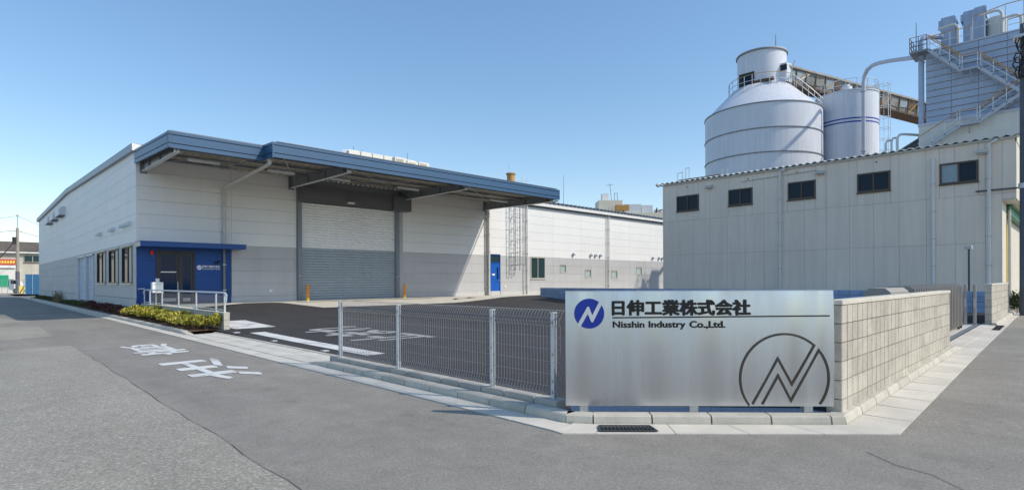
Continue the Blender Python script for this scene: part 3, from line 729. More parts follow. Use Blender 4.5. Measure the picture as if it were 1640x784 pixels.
# round emblem: disc with a slanting N slot
def nmark(scale, z_, fx):
    """the N stroke of the emblem as a polygon in unit-disc coordinates"""
    return [fx(x*scale, y*scale) for x,y in z_]
def disc_pts(n=40): return [(math.cos(2*math.pi*i/n), math.sin(2*math.pi*i/n)) for i in range(n)]
NZ = [(-.80,-.62),(-.20,.42),(.18,-.28),(.66,.74),(.80,.62),(.20,-.62),(-.20,.10),(-.64,-.78)]
m_ = MB(); m_.prism([(7.79+.105*x,FY-.036,2.17+.105*y) for x,y in disc_pts(24)], (0,-.012,0)); em = obj('emblem', m_, 'white', ENT)
m_ = MB(); m_.prism([(7.79+.105*x,FY-.049,2.17+.105*y) for x,y in NZ], (0,-.003,0)); obj('emblem_stroke', m_, 'ent_blue', em)
for k in range(5): boxpart('plate_mark',(5.40+k*.05,FY-.040,1.20),(5.435+k*.05,FY-.036,1.24),'white',ENT)
m_ = MB(); m_.tube([(8.55,FY-.04,2.44),(8.55,FY-.16,2.44)],.02,6); m_.tube([(8.62,FY-.16,2.47),(8.44,FY-.20,2.38)],.05,8); obj('camera_unit', m_, 'black', ENT)

# ---- big canopy (two stepped lengths) with boards, deck, brackets, lights
CA = link('canopy', mesh('canopy', MB().box((LX+.05,23.2,7.0-.05),(9.0,FY-.02,7.02)).box((8.9,22.3,7.021),(25.7,FY-.02,7.05)), 'roof', False, (15,25,6.4)), B, (15,25,6.4))
def boards_x(x0, x1, y, zb, zt, end=None):
    h = zt-zb; cut = [zb,zb+h*.29,zb+h*.79,zt]
    for a, b_ in zip(cut, cut[1:]): boxpart('fascia_board', (x0,y,a+.016),(x1,y+.06,b_-.016),'fascia',CA)
    boxpart('fascia_backing', (x0+.01,y+.061,zb+.02),(x1-.01,y+.085,zt-.02),'dark_steel',CA)
def boards_y(x, y0, y1, zb0, zb1, h):
    for f0, f1 in ((0,.29),(.29,.79),(.79,1)):
        m_ = MB(); m_.prism([(x,y0,zb0+h*f0+.016),(x,y1,zb1+h*f0+.016),(x,y1,zb1+h*f1-.016),(x,y0,zb0+h*f1-.016)], (.06,0,0)); obj('fascia_board', m_, 'fascia', CA)
    m_ = MB(); m_.prism([(x+.061,y0,zb0+.02),(x+.061,y1,zb1+.02),(x+.061,y1,zb1+h-.02),(x+.061,y0,zb0+h-.02)], (.02,0,0)); obj('fascia_backing', m_, 'dark_steel', CA)
boards_x(LX-.05,8.70,23.06,6.345,6.965); boards_x(8.70,25.83,22.18,6.365,6.99)
boards_y(LX-.055,23.0,28.62,6.345,6.60,.62); boards_y(8.66,22.20,23.9,6.365,6.42,.625); boards_y(25.77,22.20,28.55,6.365,6.62,.625)
m_ = MB()
for xx, yy in ((LX-.052,23.058),(8.668,22.178)): m_.box((xx-.012,yy-.012,6.35),(xx+.03,yy+.03,6.97))
obj('corner_trim', m_, 'fascia', CA)
def deckmesh(x0, x1, y0, y1, z0, z1, pitch):
    m_ = MB(); x = x0; vs = []
    while x < x1: vs += [(x,.0),(x+pitch*.35,.0),(x+pitch*.5,.07),(x+pitch*.85,.07)]; x += pitch
    n = len(vs); P = [(xx,y0,z0+d_) for xx,d_ in vs]+[(xx,y1,z1+d_) for xx,d_ in vs]
    m_.add(P, [(i,i+1,n+i+1,n+i) for i in range(n-1)]); return m_
obj('deck', deckmesh(LX+.05,8.7,23.2,28.5,6.70,6.86,.30), 'deck', CA); obj('deck', deckmesh(8.75,25.7,22.3,28.5,6.72,6.88,.30), 'deck', CA)
for (x0,x1,yy,zz) in ((LX+.05,8.7,24.4,6.64),(LX+.05,8.7,26.0,6.68),(8.7,25.7,23.6,6.66),(8.7,25.7,25.1,6.70),(8.7,25.7,26.7,6.74),(LX+.05,8.7,27.4,6.72)):
    boxpart('purlin', (x0,yy-.05,zz-.06),(x1,yy+.05,zz+.06),'steel',CA)
for (xx,yf) in ((5.62,23.3),(12.1,22.5),(18.75,22.5),(25.45,22.5)):
    m_ = MB()
    m_.prism([(xx-.012,FY-.02,6.32),(xx-.012,yf,6.27),(xx-.012,yf,6.60),(xx-.012,FY-.02,6.80)], (.024,0,0))
    m_.bar((xx,FY-.02,6.315),(xx,yf,6.262),.18,.02,m=1); m_.bar((xx,FY-.02,6.81),(xx,yf,6.61),.16,.02)
    m_.box((xx-.14,FY-.03,6.22),(xx+.14,FY-.005,6.90))
    for k in range(3): m_.box((xx-.08,yf+.4+k*1.8-.008,6.29),(xx+.08,yf+.4+k*1.8+.008,6.62))
    m_.box((xx-.10,yf-.012,6.26),(xx-.01,yf-.001,6.40),1); m_.box((xx+.01,yf-.012,6.26),(xx+.10,yf-.001,6.40),1)
    obj('bracket', m_, ['steel','galv_light'], CA)
for (x0,x1) in ((6.55,7.75),(9.75,10.95),(12.7,13.75),(16.55,17.85),(23.2,24.6)):
    m_ = MB(); m_.prism([(x0,25.42,6.52),(x0,25.58,6.52),(x0,25.55,6.43),(x0,25.45,6.43)], (x1-x0,0,0)); o = obj('strip_light', m_, 'lamp_white', CA)
    m_ = MB(); m_.box((x0+.1,25.46,6.521),(x1-.1,25.54,6.56)); m_.bar((x0,25.5,6.58),(x1+1.2,25.5,6.58),.03,.03); obj('light_channel', m_, 'galv', o)
m_ = MB()
for (a,b_) in (((9.2,22.6),(12.0,27.9)),((12.3,27.9),(18.6,23)),((12.3,23),(18.6,27.9)),((19,22.8),(25.3,27.9)),((19,27.9),(25.3,22.8)),((5.8,23.6),(8.6,27.8)),((5.8,27.8),(8.6,23.6))): m_.bar((*a,6.60),(*b_,6.66),.025,.025)
obj('tie_rods', m_, 'galv', CA)
m_ = MB(); m_.tube([(25.90,22.35,6.33),(25.90,28.40,6.42)],.045,8); obj('edge_pipe', m_, 'pvc', CA, smooth=True)
# downpipes
def downpipe(pts, r, mat='pvc', clips=True, parent=B):
    m_ = MB(); m_.tube(pts, r, 10); o = obj('downpipe', m_, mat, parent, smooth=True)
    zz = [p for p in pts if True]
    a,b_ = pts[-2],pts[-1]
    if clips and abs(a[2]-b_[2]) > 2:
        m_ = MB(); z = b_[2]+.6
        while z < a[2]-.2: m_.box((a[0]-r*1.25,a[1]-r*1.25,z),(a[0]+r*1.25,a[1]+r*2.2,z+.035)); z += 1.2
        obj('pipe_clips', m_, 'galv', o)
    return o
m_ = MB(); downpipe([(8.78,22.75,6.42),(8.78,22.75,6.24),(8.79,23.0,6.20),(8.84,28.35,5.98),(8.84,28.46,5.90),(8.84,28.46,3.26)], .075)
downpipe([(8.84,28.49,3.03),(8.84,28.49,.5)], .06, 'pvc_dark')
downpipe([(25.72,28.48,6.5),(25.72,28.48,.45)], .075); downpipe([(25.48,28.50,6.2),(25.48,28.50,.45)], .045,'pvc_dark')
for xx in (29.2,39.3):
    downpipe([(xx,28.51,7.1),(xx,28.51,.45)], .03,'pvc'); downpipe([(xx+.34,28.50,7.06),(xx+.34,28.50,.45)], .05,'trim_white')
# caged ladder
LD = obj('access_ladder', MB().bar((28.02,28.22,2.2),(28.02,28.22,8.3),.05,.03,(0,1,0)).bar((28.46,28.22,2.2),(28.46,28.22,8.3),.05,.03,(0,1,0)), 'ladder_steel', B)
z = 2.35
while z < 8.2: m_ = MB(); m_.tube([(28.02,28.22,z),(28.46,28.22,z)],.012,6); obj('rung', m_, 'ladder_steel', LD); z += .3
for z in (2.6,3.45,4.3,5.15,6.0,6.85,7.6):
    m_ = MB(); m_.tube([(28.24+.40*math.sin(a),27.96-.36*math.cos(a) if abs(a) < 1.6 else 28.22,z+.10*math.cos(a)) for a in [-1.9,-1.5,-1.1,-.7,-.3,0,.3,.7,1.1,1.5,1.9]],.013,5); m_.bar((28.02,28.22,z),(28.02,28.59,z),.05,.02); m_.bar((28.46,28.22,z),(28.46,28.59,z),.05,.02); obj('cage_hoop', m_, 'ladder_steel', LD)
for a in (-1.3,-.65,0,.65,1.3):
    m_ = MB(); xx,yy = 28.24+.40*math.sin(a), 27.96-.36*math.cos(a); m_.bar((xx,yy,2.55),(xx,yy,7.7),.03,.008,(0,1,0)); obj('cage_strap', m_, 'ladder_steel', LD)

# things fixed to or standing on the roof
for k, (x0,x1) in enumerate(((22.05,22.95),(23.02,23.92) ,(21.05,21.95))):
    r_ = root('outdoor_unit', (x0,33,8), 'pale air conditioning unit on the warehouse roof, '+('middle one of three','rightmost of three','leftmost of three')[k], 'air conditioner', 'air conditioning units on the warehouse roof')
    zt = (9.87,9.92,9.98)[k]
    m_ = MB(); m_.cbox((x0,32.8,zt-.95),(x1,33.2,zt),.02); obj('casing', m_, 'roof_unit', r_)
    boxpart('grille', (x0+.12,32.78,zt-.75),(x0+.66,32.799,zt-.12),'grille',r_)
    m_ = MB(); m_.box((x0+.1,32.85,7.45),(x0+.2,33.15,zt-.95)); m_.box((x1-.2,32.85,7.45),(x1-.1,33.15,zt-.95)); obj('stand', m_, 'galv', r_)
SC = root('roof_screen', (19.5,33.6,7.4), 'long pale row of roof unit covers on the warehouse roof', 'screen')
for k in range(6):
    a = 18.0+k*.88; zt = 10.12-k*.0
    m_ = MB(); m_.cbox((a+.02,33.55,zt-.36),(a+.85,33.9,zt),.02); obj('screen_panel', m_, 'roof_unit', SC)
    m_ = MB(); m_.cbox((a+.06,33.6,zt-.95),(a+.80,33.85,zt-.46),.02); obj('lower_panel', m_, 'trim_white', SC)
    m_ = MB(); m_.box((a+.84,33.65,7.4),(a+.88,33.75,zt+.03)); obj('post', m_, 'dark_steel', SC)
m_ = MB(); m_.bar((18.0,33.7,10.1),(17.3,33.7,9.6),.05,.05); m_.bar((17.7,33.5,9.95),(17.7,33.5,7.4),.05,.05); m_.bar((18.0,33.5,10.05),(17.5,33.5,9.95),.05,.05); m_.bar((18,33.5,9.6),(17.6,33.5,9.3),.05,.05); obj('brace', m_, 'galv_light', SC)
for (xx,yy,zb,zt,lab) in ((18.7,34.2,7.5,10.55,'thin rod on the warehouse roof, leftmost of two behind the unit covers'),(19.4,34.3,7.5,10.45,'thin rod on the warehouse roof, right one of two behind the unit covers'),(23.0,34.2,7.5,10.75,'thin rod on the warehouse roof behind the air conditioners'),(42.5,36,7.6,11.9,'tall thin rod on the roof above the caged ladder side')):
    m_ = MB(); m_.tube([(xx,yy,zb),(xx,yy,zt)],[.03,.012],6); obj('lightning_rod', m_, 'dark_steel', label=lab, cat='rod', group='rods on the warehouse roof')
r_ = root('roof_ventilator', (35.2,36,7.8), 'orange ventilator box on a stub pipe above the canopy end', 'ventilator')
m_ = MB(); m_.lathe((35.2,36,0), [(.36,10.35),(.36,11.0),(.44,11.02),(.44,11.12),(.1,11.16)],14); obj('head', m_, 'stair_yellow', r_, smooth=True)
m_ = MB(); m_.lathe((35.2,36,0), [(.2,7.4),(.2,10.35)],10); obj('stub_pipe', m_, 'galv', r_, smooth=True)
m_ = MB(); m_.tube([(34.95,36,11.1),(34.95,36,12.0)],.02,6); m_.tube([(35.6,36,10.6),(37.6,36,10.75)],.02,6); m_.tube([(36.6,36,10.4),(36.6,36,11.0)],.02,6); m_.tube([(37.2,36,10.4),(37.2,36,10.95)],.02,6); obj('aerial', m_, 'galv', r_)

# ------------------------------------------------------------------ in the yard
for xx, lab in ((12.72,'orange bollard at the left jamb of the roller shutter'),(18.62,'orange bollard at the right jamb of the roller shutter')):
    r_ = root('bollard', (xx,28.05,zy(xx,28)), lab, 'bollard', 'orange bollards at the shutter')
    m_ = MB(); m_.lathe((xx,28.05,0), [(.075,zy(xx,28)+.10),(.075,1.30),(.055,1.335),(.01,1.345)],14); obj('tube', m_, 'orange', r_, smooth=True)
    m_ = MB(); m_.lathe((xx,28.05,0), [(.078,zy(xx,28)-.02),(.078,zy(xx,28)+.18)],14); obj('collar', m_, 'yellow', r_, smooth=True)
# ramp wall with glazed handrail
RW = root('ramp_wall', (5.58,17.8,0), 'low concrete block wall edging the entrance ramp beside the shrubs', 'wall')
y = 17.77; k = 0
while y < 28.4:
    y2 = min(y+.4,28.56)
    for j in range(4):
        z0 = -.19+j*.19
        boxpart('block', (5.50,y+.003,z0+.004),(5.66,y2-.003,z0+.186),'ramp_block',RW)
    y = y2
m_ = MB(); m_.box((5.507,17.785,-.2),(5.653,28.55,.555)); obj('mortar_core', m_, 'mortar', RW)
m_ = MB(); m_.box((5.49,17.76,.575),(5.67,28.56,.592)); obj('coping', m_, 'cap', RW)
# landing behind it
m_ = MB(); m_.add([(5.67,23.0,.515),(9.4,27.2,.515),(9.4,28.56,.515),(5.67,28.56,.515)],[(0,1,2,3)]); obj('landing', m_, 'concrete', kind='structure')
HR = root('handrail', (5.58,17.9,.59), 'galvanised handrail with clear panels on top of the ramp wall', 'handrail')
ps = [17.95,18.75,20.8,22.95,25.3,27.3,28.3]
for i, yy in enumerate(ps):
    m_ = MB(); m_.box((5.56,yy-.025,.59),(5.60,yy+.025,1.15)); m_.box((5.53,yy-.05,.59),(5.63,yy+.05,.602)); obj('post', m_, 'galv_light', HR)
m_ = MB(); m_.tube([(5.58,17.85,.9),(5.58,17.80,1.12),(5.58,17.95,1.175),(5.58,28.2,1.175),(5.58,28.4,1.14),(5.58,28.45,1.0)],.03,8); obj('top_rail', m_, 'galv_light', HR, smooth=True)
for a, b_ in zip(ps[1:], ps[2:]): boxpart('glass_panel', (5.575,a+.05,.66),(5.585,b_-.05,1.10),'clear',HR)
boxpart('glass_panel', (5.575,18.0,.66),(5.585,18.7,1.10),'clear',HR)
for zz in (.66,): m_ = MB(); m_.bar((5.58,17.95,zz),(5.58,28.3,zz),.02,.03); obj('bottom_rail', m_, 'galv_light', HR)
PB = root('letter_box', (5.85,27.6,.5), 'white letter box on a post before the blue entrance wall', 'letter box')
m_ = MB(); m_.cbox((5.70,27.45,1.05),(6.10,27.75,1.50),.008); obj('box', m_, 'lamp_white', PB)
m_ = MB(); m_.box((5.74,27.435,1.40),(6.06,27.449,1.43)); obj('slot_flap', m_, 'galv', PB)
m_ = MB(); m_.box((5.84,27.58,.5),(5.88,27.62,1.07)); obj('post', m_, 'galv', PB)
m_ = MB(); m_.cbox((5.84,27.5,1.502),(5.97,27.62,1.66),.008); obj('intercom', m_, 'galv_light', PB)

# ------------------------------------------------------------------ the company sign
p0 = Vector((4.60,3.879,0)); p1 = Vector((6.545,1.847,0)); su = (p1-p0).normalized(); sn = Vector((su.y,-su.x,0))  # sn points to the viewer
if sn.dot(Vector((-1,-1,0))) < 0: sn = -sn
SW = (p1-p0).length; SZ0, SZ1 = .165, 1.382; SH_ = SZ1-SZ0
SG = root('company_sign', tuple((p0+p1)/2)[:2]+(.08,), 'wide brushed steel company sign with blue round emblem on the corner', 'sign')
def sp(u, v, d=0.0):
    """sign coordinates: u to the right, v up from its lower left corner, d towards the viewer"""
    return tuple(p0 + su*u + sn*(d + (bow(v) if d > 0 else 0)) + Vector((0,0,SZ0+v)))
def bow(v): return .017*max(0,1-((v-SH_/2)/(SH_/2))**2)          # the face sheet bellies out a little
m_ = MB(); m_.prism([sp(.0,.0,-.06),sp(SW,.0,-.06),sp(SW,SH_,-.06),sp(0,SH_,-.06)], sn*.0585); obj('box_body', m_, 'frame_dark', SG)
def dent(u, v):
    f_ = .55*math.sin(u*7.4+.4)+.35*math.sin(u*14.5+1.9)+.30*math.sin(u*27+.3)+.25*math.sin(u*3.1+2.2)
    return .0016*f_*math.cos(v/SH_*2.6+.5*math.sin(u*4))*min(1,u/.05,(SW-u)/.05,v/.05,(SH_-v)/.05)
m_ = MB(); nu_,nv_ = 120,40
m_.add([sp(SW*i_/nu_,SH_*j_/nv_,.006+dent(SW*i_/nu_,SH_*j_/nv_)) for i_ in range(nu_+1) for j_ in range(nv_+1)], [(i_*(nv_+1)+j_,(i_+1)*(nv_+1)+j_,(i_+1)*(nv_+1)+j_+1,i_*(nv_+1)+j_+1) for i_ in range(nu_) for j_ in range(nv_)])
obj('face', m_, 'brushed', SG, smooth=True)
m_ = MB()
for u_ in (0.0,SW):
    for j_ in range(nv_):
        v0,v1 = SH_*j_/nv_, SH_*(j_+1)/nv_; m_.add([sp(u_,v0,-.059),sp(u_,v0,.0061),sp(u_,v1,.0061),sp(u_,v1,-.059)], [(0,1,2,3)])
for v_ in (0.0,SH_): m_.add([sp(0,v_,-.059),sp(SW,v_,-.059),sp(SW,v_,.0061),sp(0,v_,.0061)], [(0,1,2,3)])
obj('face_edge', m_, 'galv_light', SG)
m_ = MB(); m_.prism([sp(-.004,SH_+.003,-.062),sp(SW+.004,SH_+.003,-.062),sp(SW+.004,SH_+.006,-.062),sp(-.004,SH_+.006,-.062)], sn*.068); obj('top_trim', m_, 'galv_light', SG)
for u in (.195,1.36,2.56):
    m_ = MB(); m_.prism([sp(u-.045,-.165,-.10),sp(u+.045,-.165,-.10),sp(u+.045,.0,-.10),sp(u-.045,.0,-.10)], sn*.09); m_.prism([sp(u-.04,.0,-.10),sp(u+.04,.0,-.10),sp(u+.04,1.0,-.10),sp(u-.04,1.0,-.10)], sn*.035); obj('leg', m_, 'galv', SG)
K = SW/428.6                                            # metres per photograph pixel on the sign
def px(x, y): return ((x-905.7)*K, (648.9-y)*SH_/182.6)
# blue emblem
cx_,cy_ = px(944,501.5); er = 24.2*K
NZ2 = [(-.86,-.66),(-.12,.50),(.26,-.20),(.66,.86),(.86,.74),(.22,-.66),(-.16,.04),(-.64,-.90)]
m_ = MB(); m_.prism([sp(cx_+er*x,cy_+er*y,.0125) for x,y in disc_pts(64)], sn*.004); em = obj('emblem', m_, 'logo_blue', SG)
def strip(poly, d0, th, mat, name, parent):
    q_ = MB(); q_.prism([sp(u,v,d0) for u,v in poly], sn*th); return obj(name, q_, mat, parent)
strip([(cx_+er*x,cy_+er*y) for x,y in [(-.62,-.92),(-.80,-.74),(-.12,.46),(-.02,.46),(.20,-.12),(.70,.86),(.90,.72),(.24,-.58),(.14,-.58),(-.10,-.02)]], .0170, .002, 'galv_light', 'emblem_stroke', em)
text('lettering', '日伸工業株式会社', 'black', SG, Vector(sp(*px(980.5,505.2),.0125))+sn*.0015, su, (0,0,1), 222*K, 25.5*SH_/182.6, .003, .040)
for wd_, a_, b2_, yt, yb in (('Nisshin',981.8,1032.9,513.8,524.3),('Industry',1039.6,1098.6,513.6,527.2),('Co.,Ltd.',1105,1162,513.4,526.2)):
    text('lettering', wd_, 'black', SG, sp(*px(a_,yb),.0125), su, (0,0,1), (b2_-a_)*K, (yb-yt)*SH_/182.6, .003, .030)
a = px(981.5,509.3); b_ = px(1327,507.0)
strip([a,b_,(b_[0],b_[1]+.014),(a[0],a[1]+.014)], .0125, .003, 'black', 'rule', SG)
# large outline emblem
MT['outline'] = M('outline', (0.10,0.09,0.08), 0.25, 0.6, var=0.2, scale=6)
def stroke(pts, wd, name='outline_stroke'):
    V2 = [Vector((*px(*p),0)) for p in pts]; L_, R_ = [], []
    for i, p in enumerate(V2):
        d0 = (V2[i]-V2[i-1]).normalized() if i else (V2[1]-V2[0]).normalized()
        d1 = (V2[i+1]-V2[i]).normalized() if i < len(V2)-1 else d0
        t_ = (d0+d1).normalized(); nn = Vector((-t_.y,t_.x,0)); k_ = wd/2/max(.35,nn.dot(Vector((-d0.y,d0.x,0))))
        L_.append(p+nn*k_); R_.append(p-nn*k_)
    q_ = MB()
    for i in range(len(V2)-1):
        q_.prism([sp(L_[i].x,L_[i].y,.0125),sp(R_[i].x,R_[i].y,.0125),sp(R_[i+1].x,R_[i+1].y,.0125),sp(L_[i+1].x,L_[i+1].y,.0125)], sn*.002)
    obj(name, q_, 'outline', SG)
ccx,ccy,cr_ = 1255.5,604.5,70.0
def arc(a0, a1, n=28): return [(ccx+cr_*math.cos(R(a0+(a1-a0)*i/n)), ccy-cr_*math.sin(R(a0+(a1-a0)*i/n))) for i in range(n+1)]
stroke(arc(218,48)+[(1267.5,614),(1245,573),(1205.5,646)], 3.4*K)
stroke([(1221,646),(1245.5,600),(1266.5,640),(1309.5,560)]+arc(33,-36,14), 3.4*K)

# ------------------------------------------------------------------ mesh fence on its block plinth
FP = root('fence_plinth', (4.78,6.8,0), 'low grey block plinth under the mesh fence', 'plinth')
y = 4.08; k = 0
lens = [.36,.5,.42,.44,.40,.44,.40,.44,.40,.42,.42,.40,.40]
for L in lens:
    if y > 9.4: break
    y2 = min(y+L,9.47); boxpart('plinth_block', (4.69,y+.007,-.05),(4.87,y2-.007,.165),'plinth_block',FP,c=.008); y = y2
FN = root('mesh_fence', (4.78,6.8,.165), 'galvanised welded mesh fence with rolled top beside the road', 'fence')
posts = [9.225,7.375,5.235,4.205]
for yy in posts:
    m_ = MB(); m_.box((4.755,yy-.025,.15),(4.765,yy+.025,1.13)); m_.box((4.795,yy-.025,.15),(4.805,yy+.025,1.13)); m_.box((4.766,yy-.006,.15),(4.794,yy+.006,1.13)); m_.box((4.75,yy-.03,1.13),(4.81,yy+.03,1.142))
    o = obj('post', m_, 'galv_light', FN)
    m_ = MB()
    for zz in (.35,.65,.98): m_.box((4.738,yy-.012,zz),(4.754,yy+.012,zz+.025))
    obj('clip', m_, 'galv', o)
prof = [(4.772,.195),(4.742,.235),(4.772,.30),(4.772,.98),(4.742,1.03),(4.772,1.075),(4.80,1.13),(4.845,1.165),(4.89,1.155)]
def wire_panel(y0, y1):
    m_ = MB(); n = int((y1-y0)/.05)
    for i in range(n+1):
        yy = y0+(y1-y0)*i/n
        for (a,b_) in zip(prof,prof[1:]): m_.bar((a[0],yy,a[1]),(b_[0],yy,b_[1]),.0046,.0046,(0,1,0))
    for (xx,zz) in ((4.772,.205),(4.742,.235),(4.772,.30),(4.766,.44),(4.766,.58),(4.766,.72),(4.766,.86),(4.772,.985),(4.742,1.03),(4.772,1.075),(4.89,1.155)):
        m_.bar((xx-.003,y0,zz),(xx-.003,y1,zz),.0045,.0045)
    obj('wire_panel', m_, 'wire', FN)
wire_panel(7.40,9.28); wire_panel(5.26,7.355); wire_panel(4.10,5.215)

# ------------------------------------------------------------------ ribbed block walls on the right
def ribblock(dx):
    """block 0.19 high with a groove at mid length on its road face"""
    m_ = MB(); h = .190; t_ = .15; c = .008; mid = dx/2; gw,gd = .010,.018
    P = [(0,c),(c,0),(mid-gw,0),(mid-gw*.4,gd),(mid+gw*.4,gd),(mid+gw,0),(dx-c,0),(dx,c),(dx,t_),(0,t_)]
    m_.prism([(x,y_,0) for x,y_ in P], (0,0,h)); return mesh('block', m_, 'block')
RB = ribblock(.392)
def ribwall(name, x0, ncol, zt, nrow, label, capend):
    r_ = root(name, (x0,1.85,0), label, 'wall')
    for i in range(ncol):
        for j in range(nrow): link('block', RB, r_, (x0+i*.4+.004,1.78+random.uniform(0,.002),zt-.2*(j+1)+.004))
    x1 = x0+ncol*.4
    m_ = MB(); m_.box((x0+.016,1.797,zt-.2*nrow),(x1-.016,1.915,zt-.003)); obj('mortar_core', m_, 'mortar', r_)
    n = max(1,round((x1-x0)/1.2))
    for i in range(n):
        a,b_ = x0-.01+(x1-x0+.02)*i/n, x0-.01+(x1-x0+.02)*(i+1)/n
        boxpart('coping', (a+.002,1.77,zt+.001),(b_-.002,1.94,zt+.047),'cap',r_,c=.006)
    return r_
ribwall('block_wall', 6.60, 17, 1.232, 7, 'beige ribbed block wall running back from the steel sign', True)
ribwall('block_wall', 20.42, 13, 1.31, 6, 'shorter beige block wall beyond the gate opening', True)

# ------------------------------------------------------------------ accordion gate, its posts and threshold
GT = root('accordion_gate', (15.5,2.5,.1), 'grey folding accordion gate drawn across the side entrance', 'gate')
m_ = MB(); m_.prism([(11.3,2.30,.22),(11.3,2.70,.22),(11.3,2.70,1.27),(11.3,2.62,1.34),(11.3,2.38,1.34),(11.3,2.30,1.27)], (1.4,0,0)); obj('housing', m_, 'gate', GT)
nr = 26
for i in range(nr):
    xx = 12.95+i*(18.9-12.95)/(nr-1); z0 = zy(xx,2.5)+.10; zt = 1.36
    m_ = MB(); m_.prism([(xx,2.24,z0),(xx,2.76,z0),(xx,2.76,zt-.06),(xx,2.68,zt),(xx,2.32,zt),(xx,2.24,zt-.06)], (.045,0,0)); obj('gate_rib', m_, 'gate', GT)
    if i < nr-1:
        dx = (18.9-12.95)/(nr-1); m_ = MB()
        for yy in (2.30,2.70):
            m_.bar((xx+.045,yy,z0+.2),(xx+dx,yy,z0+.9),.02,.03,(0,1,0)); m_.bar((xx+.045,yy,z0+.9),(xx+dx,yy,z0+.2),.02,.03,(0,1,0))
        obj('scissor_link', m_, 'gate', GT)
for xx in (13.0,15.8,18.5,18.9):
    for yy in (2.28,2.72):
        m_ = MB(); m_.tube([(xx,yy-.02,zy(xx,2.5)+.055),(xx,yy+.02,zy(xx,2.5)+.055)],.05,10); m_.box((xx-.02,yy-.03,zy(xx,2.5)+.06),(xx+.02,yy+.03,zy(xx,2.5)+.13),0); obj('castor', m_, 'rubber', GT)
m_ = MB(); m_.box((18.95,2.40,.85),(19.01,2.60,1.05)); obj('latch', m_, 'rubber', GT)
for (xx,yy,lab) in ((20.1,2.32,'slim grey gate post next to the folded gate end'),(20.2,2.13,'slim grey gate post next to the shorter block wall')):
    r_ = root('gate_post', (xx,yy,zy(xx,yy)), lab, 'post', 'slim posts at the gate opening')
    m_ = MB(); m_.cbox((xx-.04,yy-.035,zy(xx,yy)-.02),(xx+.04,yy+.035,1.34),.008); obj('post_body', m_, 'gate', r_)
    m_ = MB(); m_.box((xx-.045,yy-.02,.7),(xx-.041,yy+.02,.95)); obj('strike_plate', m_, 'galv', r_)
sl_ = lambda x,y: zr(x)*.98+.03
TH = link('gate_threshold', None, None, (17,1.9,.1), kind='structure')
x = 13.7
while x < 20.3: slab('threshold_slab', [(x,1.705),(x+.8,1.705),(x+.8,2.02),(x,2.02)], sl_, .06, 'concrete', TH); x += .8
m_ = MB(); m_.add([(x,y_,max(zy(x,y_),zr(x))+.02) for x,y_ in ((13.6,2.03),(20.6,2.03),(20.6,2.16),(13.6,2.16))],[(0,1,2,3)]); obj('gate_track', m_, 'track', kind='structure')
m_ = MB(); m_.add([(x,y_,max(zy(x,y_),zr(x))+.016) for x,y_ in ((13.6,2.165),(20.6,2.165),(20.6,3.1),(13.6,3.1))],[(0,1,2,3)]); obj('gate_pad', m_, 'concrete', kind='structure')

# ------------------------------------------------------------------ blue block wall behind the yard
BW = root('blue_block_wall', (26.6,13,0), 'long low blue block wall in front of the grey building', 'wall')
m_ = MB(); m_.box((26.515,2.45,-.4),(26.64,24.45,1.03)); obj('mortar_core', m_, 'blue_mortar', BW)
CACHEB = None
y = 2.45; i = 0
while y < 24.4:
    rows_ = range(6) if y < 6.5 else range(3)
    for j in rows_: boxpart('block', (26.5,y+.006,1.045-.2*(j+1)+.006),(26.655,y+.394,1.045-.2*j-.006),'blue_block',BW)
    y += .4
m_ = MB(); m_.box((26.502,6.5,-.35),(26.652,24.45,.435)); obj('lower_courses', m_, 'blue_block', BW, kind='stuff')

# ------------------------------------------------------------------ grey building on the right
GX, G0, G1 = 28.0, 1.73, 16.47
GB = root('grey_building', (GX,9,0), 'plain grey sided building with five high windows behind the gate', 'building')
m_ = MB(); m_.box((GX+.06,2.62,-.3),(46,G1-.01,4.50)); m_.box((GX+.06,G0+.05,4.50),(46,G1-.01,6.74)); obj('wall_core', m_, 'grey_joint', GB)
gw = [(14.33,15.61,5.235,6.06),(11.49,12.70,5.255,6.07),(8.61,9.81,5.25,6.07),(5.70,6.92,5.26,6.08),(2.83,4.02,5.26,6.08)]
holes = [(a-.01,b_+.01,c-.01,d_+.01) for a,b_,c,d_ in gw]+[(1.0,2.13,-1,4.49)]
ycols = [1.73,2.13]+rngf(2.62,16.47,15)
for a, b_ in zip(ycols, ycols[1:]):
    for z0, z1 in ((-.3,2.86),(2.86,4.72),(4.72,6.74)):
        for r in minus((a,b_,z0,z1), holes): boxpart('siding_panel', (GX,r[0]+.004,r[2]+.004),(GX+.055,r[1]-.004,r[3]-.004),'grey_siding',GB)
for k, (y0,y1,z0,z1) in enumerate(gw):
    f = MB(); t_ = .06
    for a, b_ in (((y0,z0),(y0+t_,z1)),((y1-t_,z0),(y1,z1)),((y0+t_,z0),(y1-t_,z0+t_)),((y0+t_,z1-t_),(y1-t_,z1))): f.box((GX-.035,a[0],a[1]),(GX+.05,b_[0],b_[1]))
    o = obj('window', f, 'frame_bronze', GB); ym = (y0+y1)/2
    boxpart('pane', (GX+.02,y0+t_,z0+t_),(GX+.03,ym-.02,z1-t_),'glass_dark',o)
    boxpart('pane', (GX+.005,ym-.02,z0+t_),(GX+.015,y1-t_,z1-t_),'curtain' if k == 4 else 'glass_dark',o)
    boxpart('mullion', (GX-.015,ym-.03,z0+t_),(GX+.004,ym+.03,z1-t_),'frame_bronze',o)
    boxpart('sill', (GX-.06,y0-.03,z0-.05),(GX-.001,y1+.03,z0-.002),'frame_bronze',o)
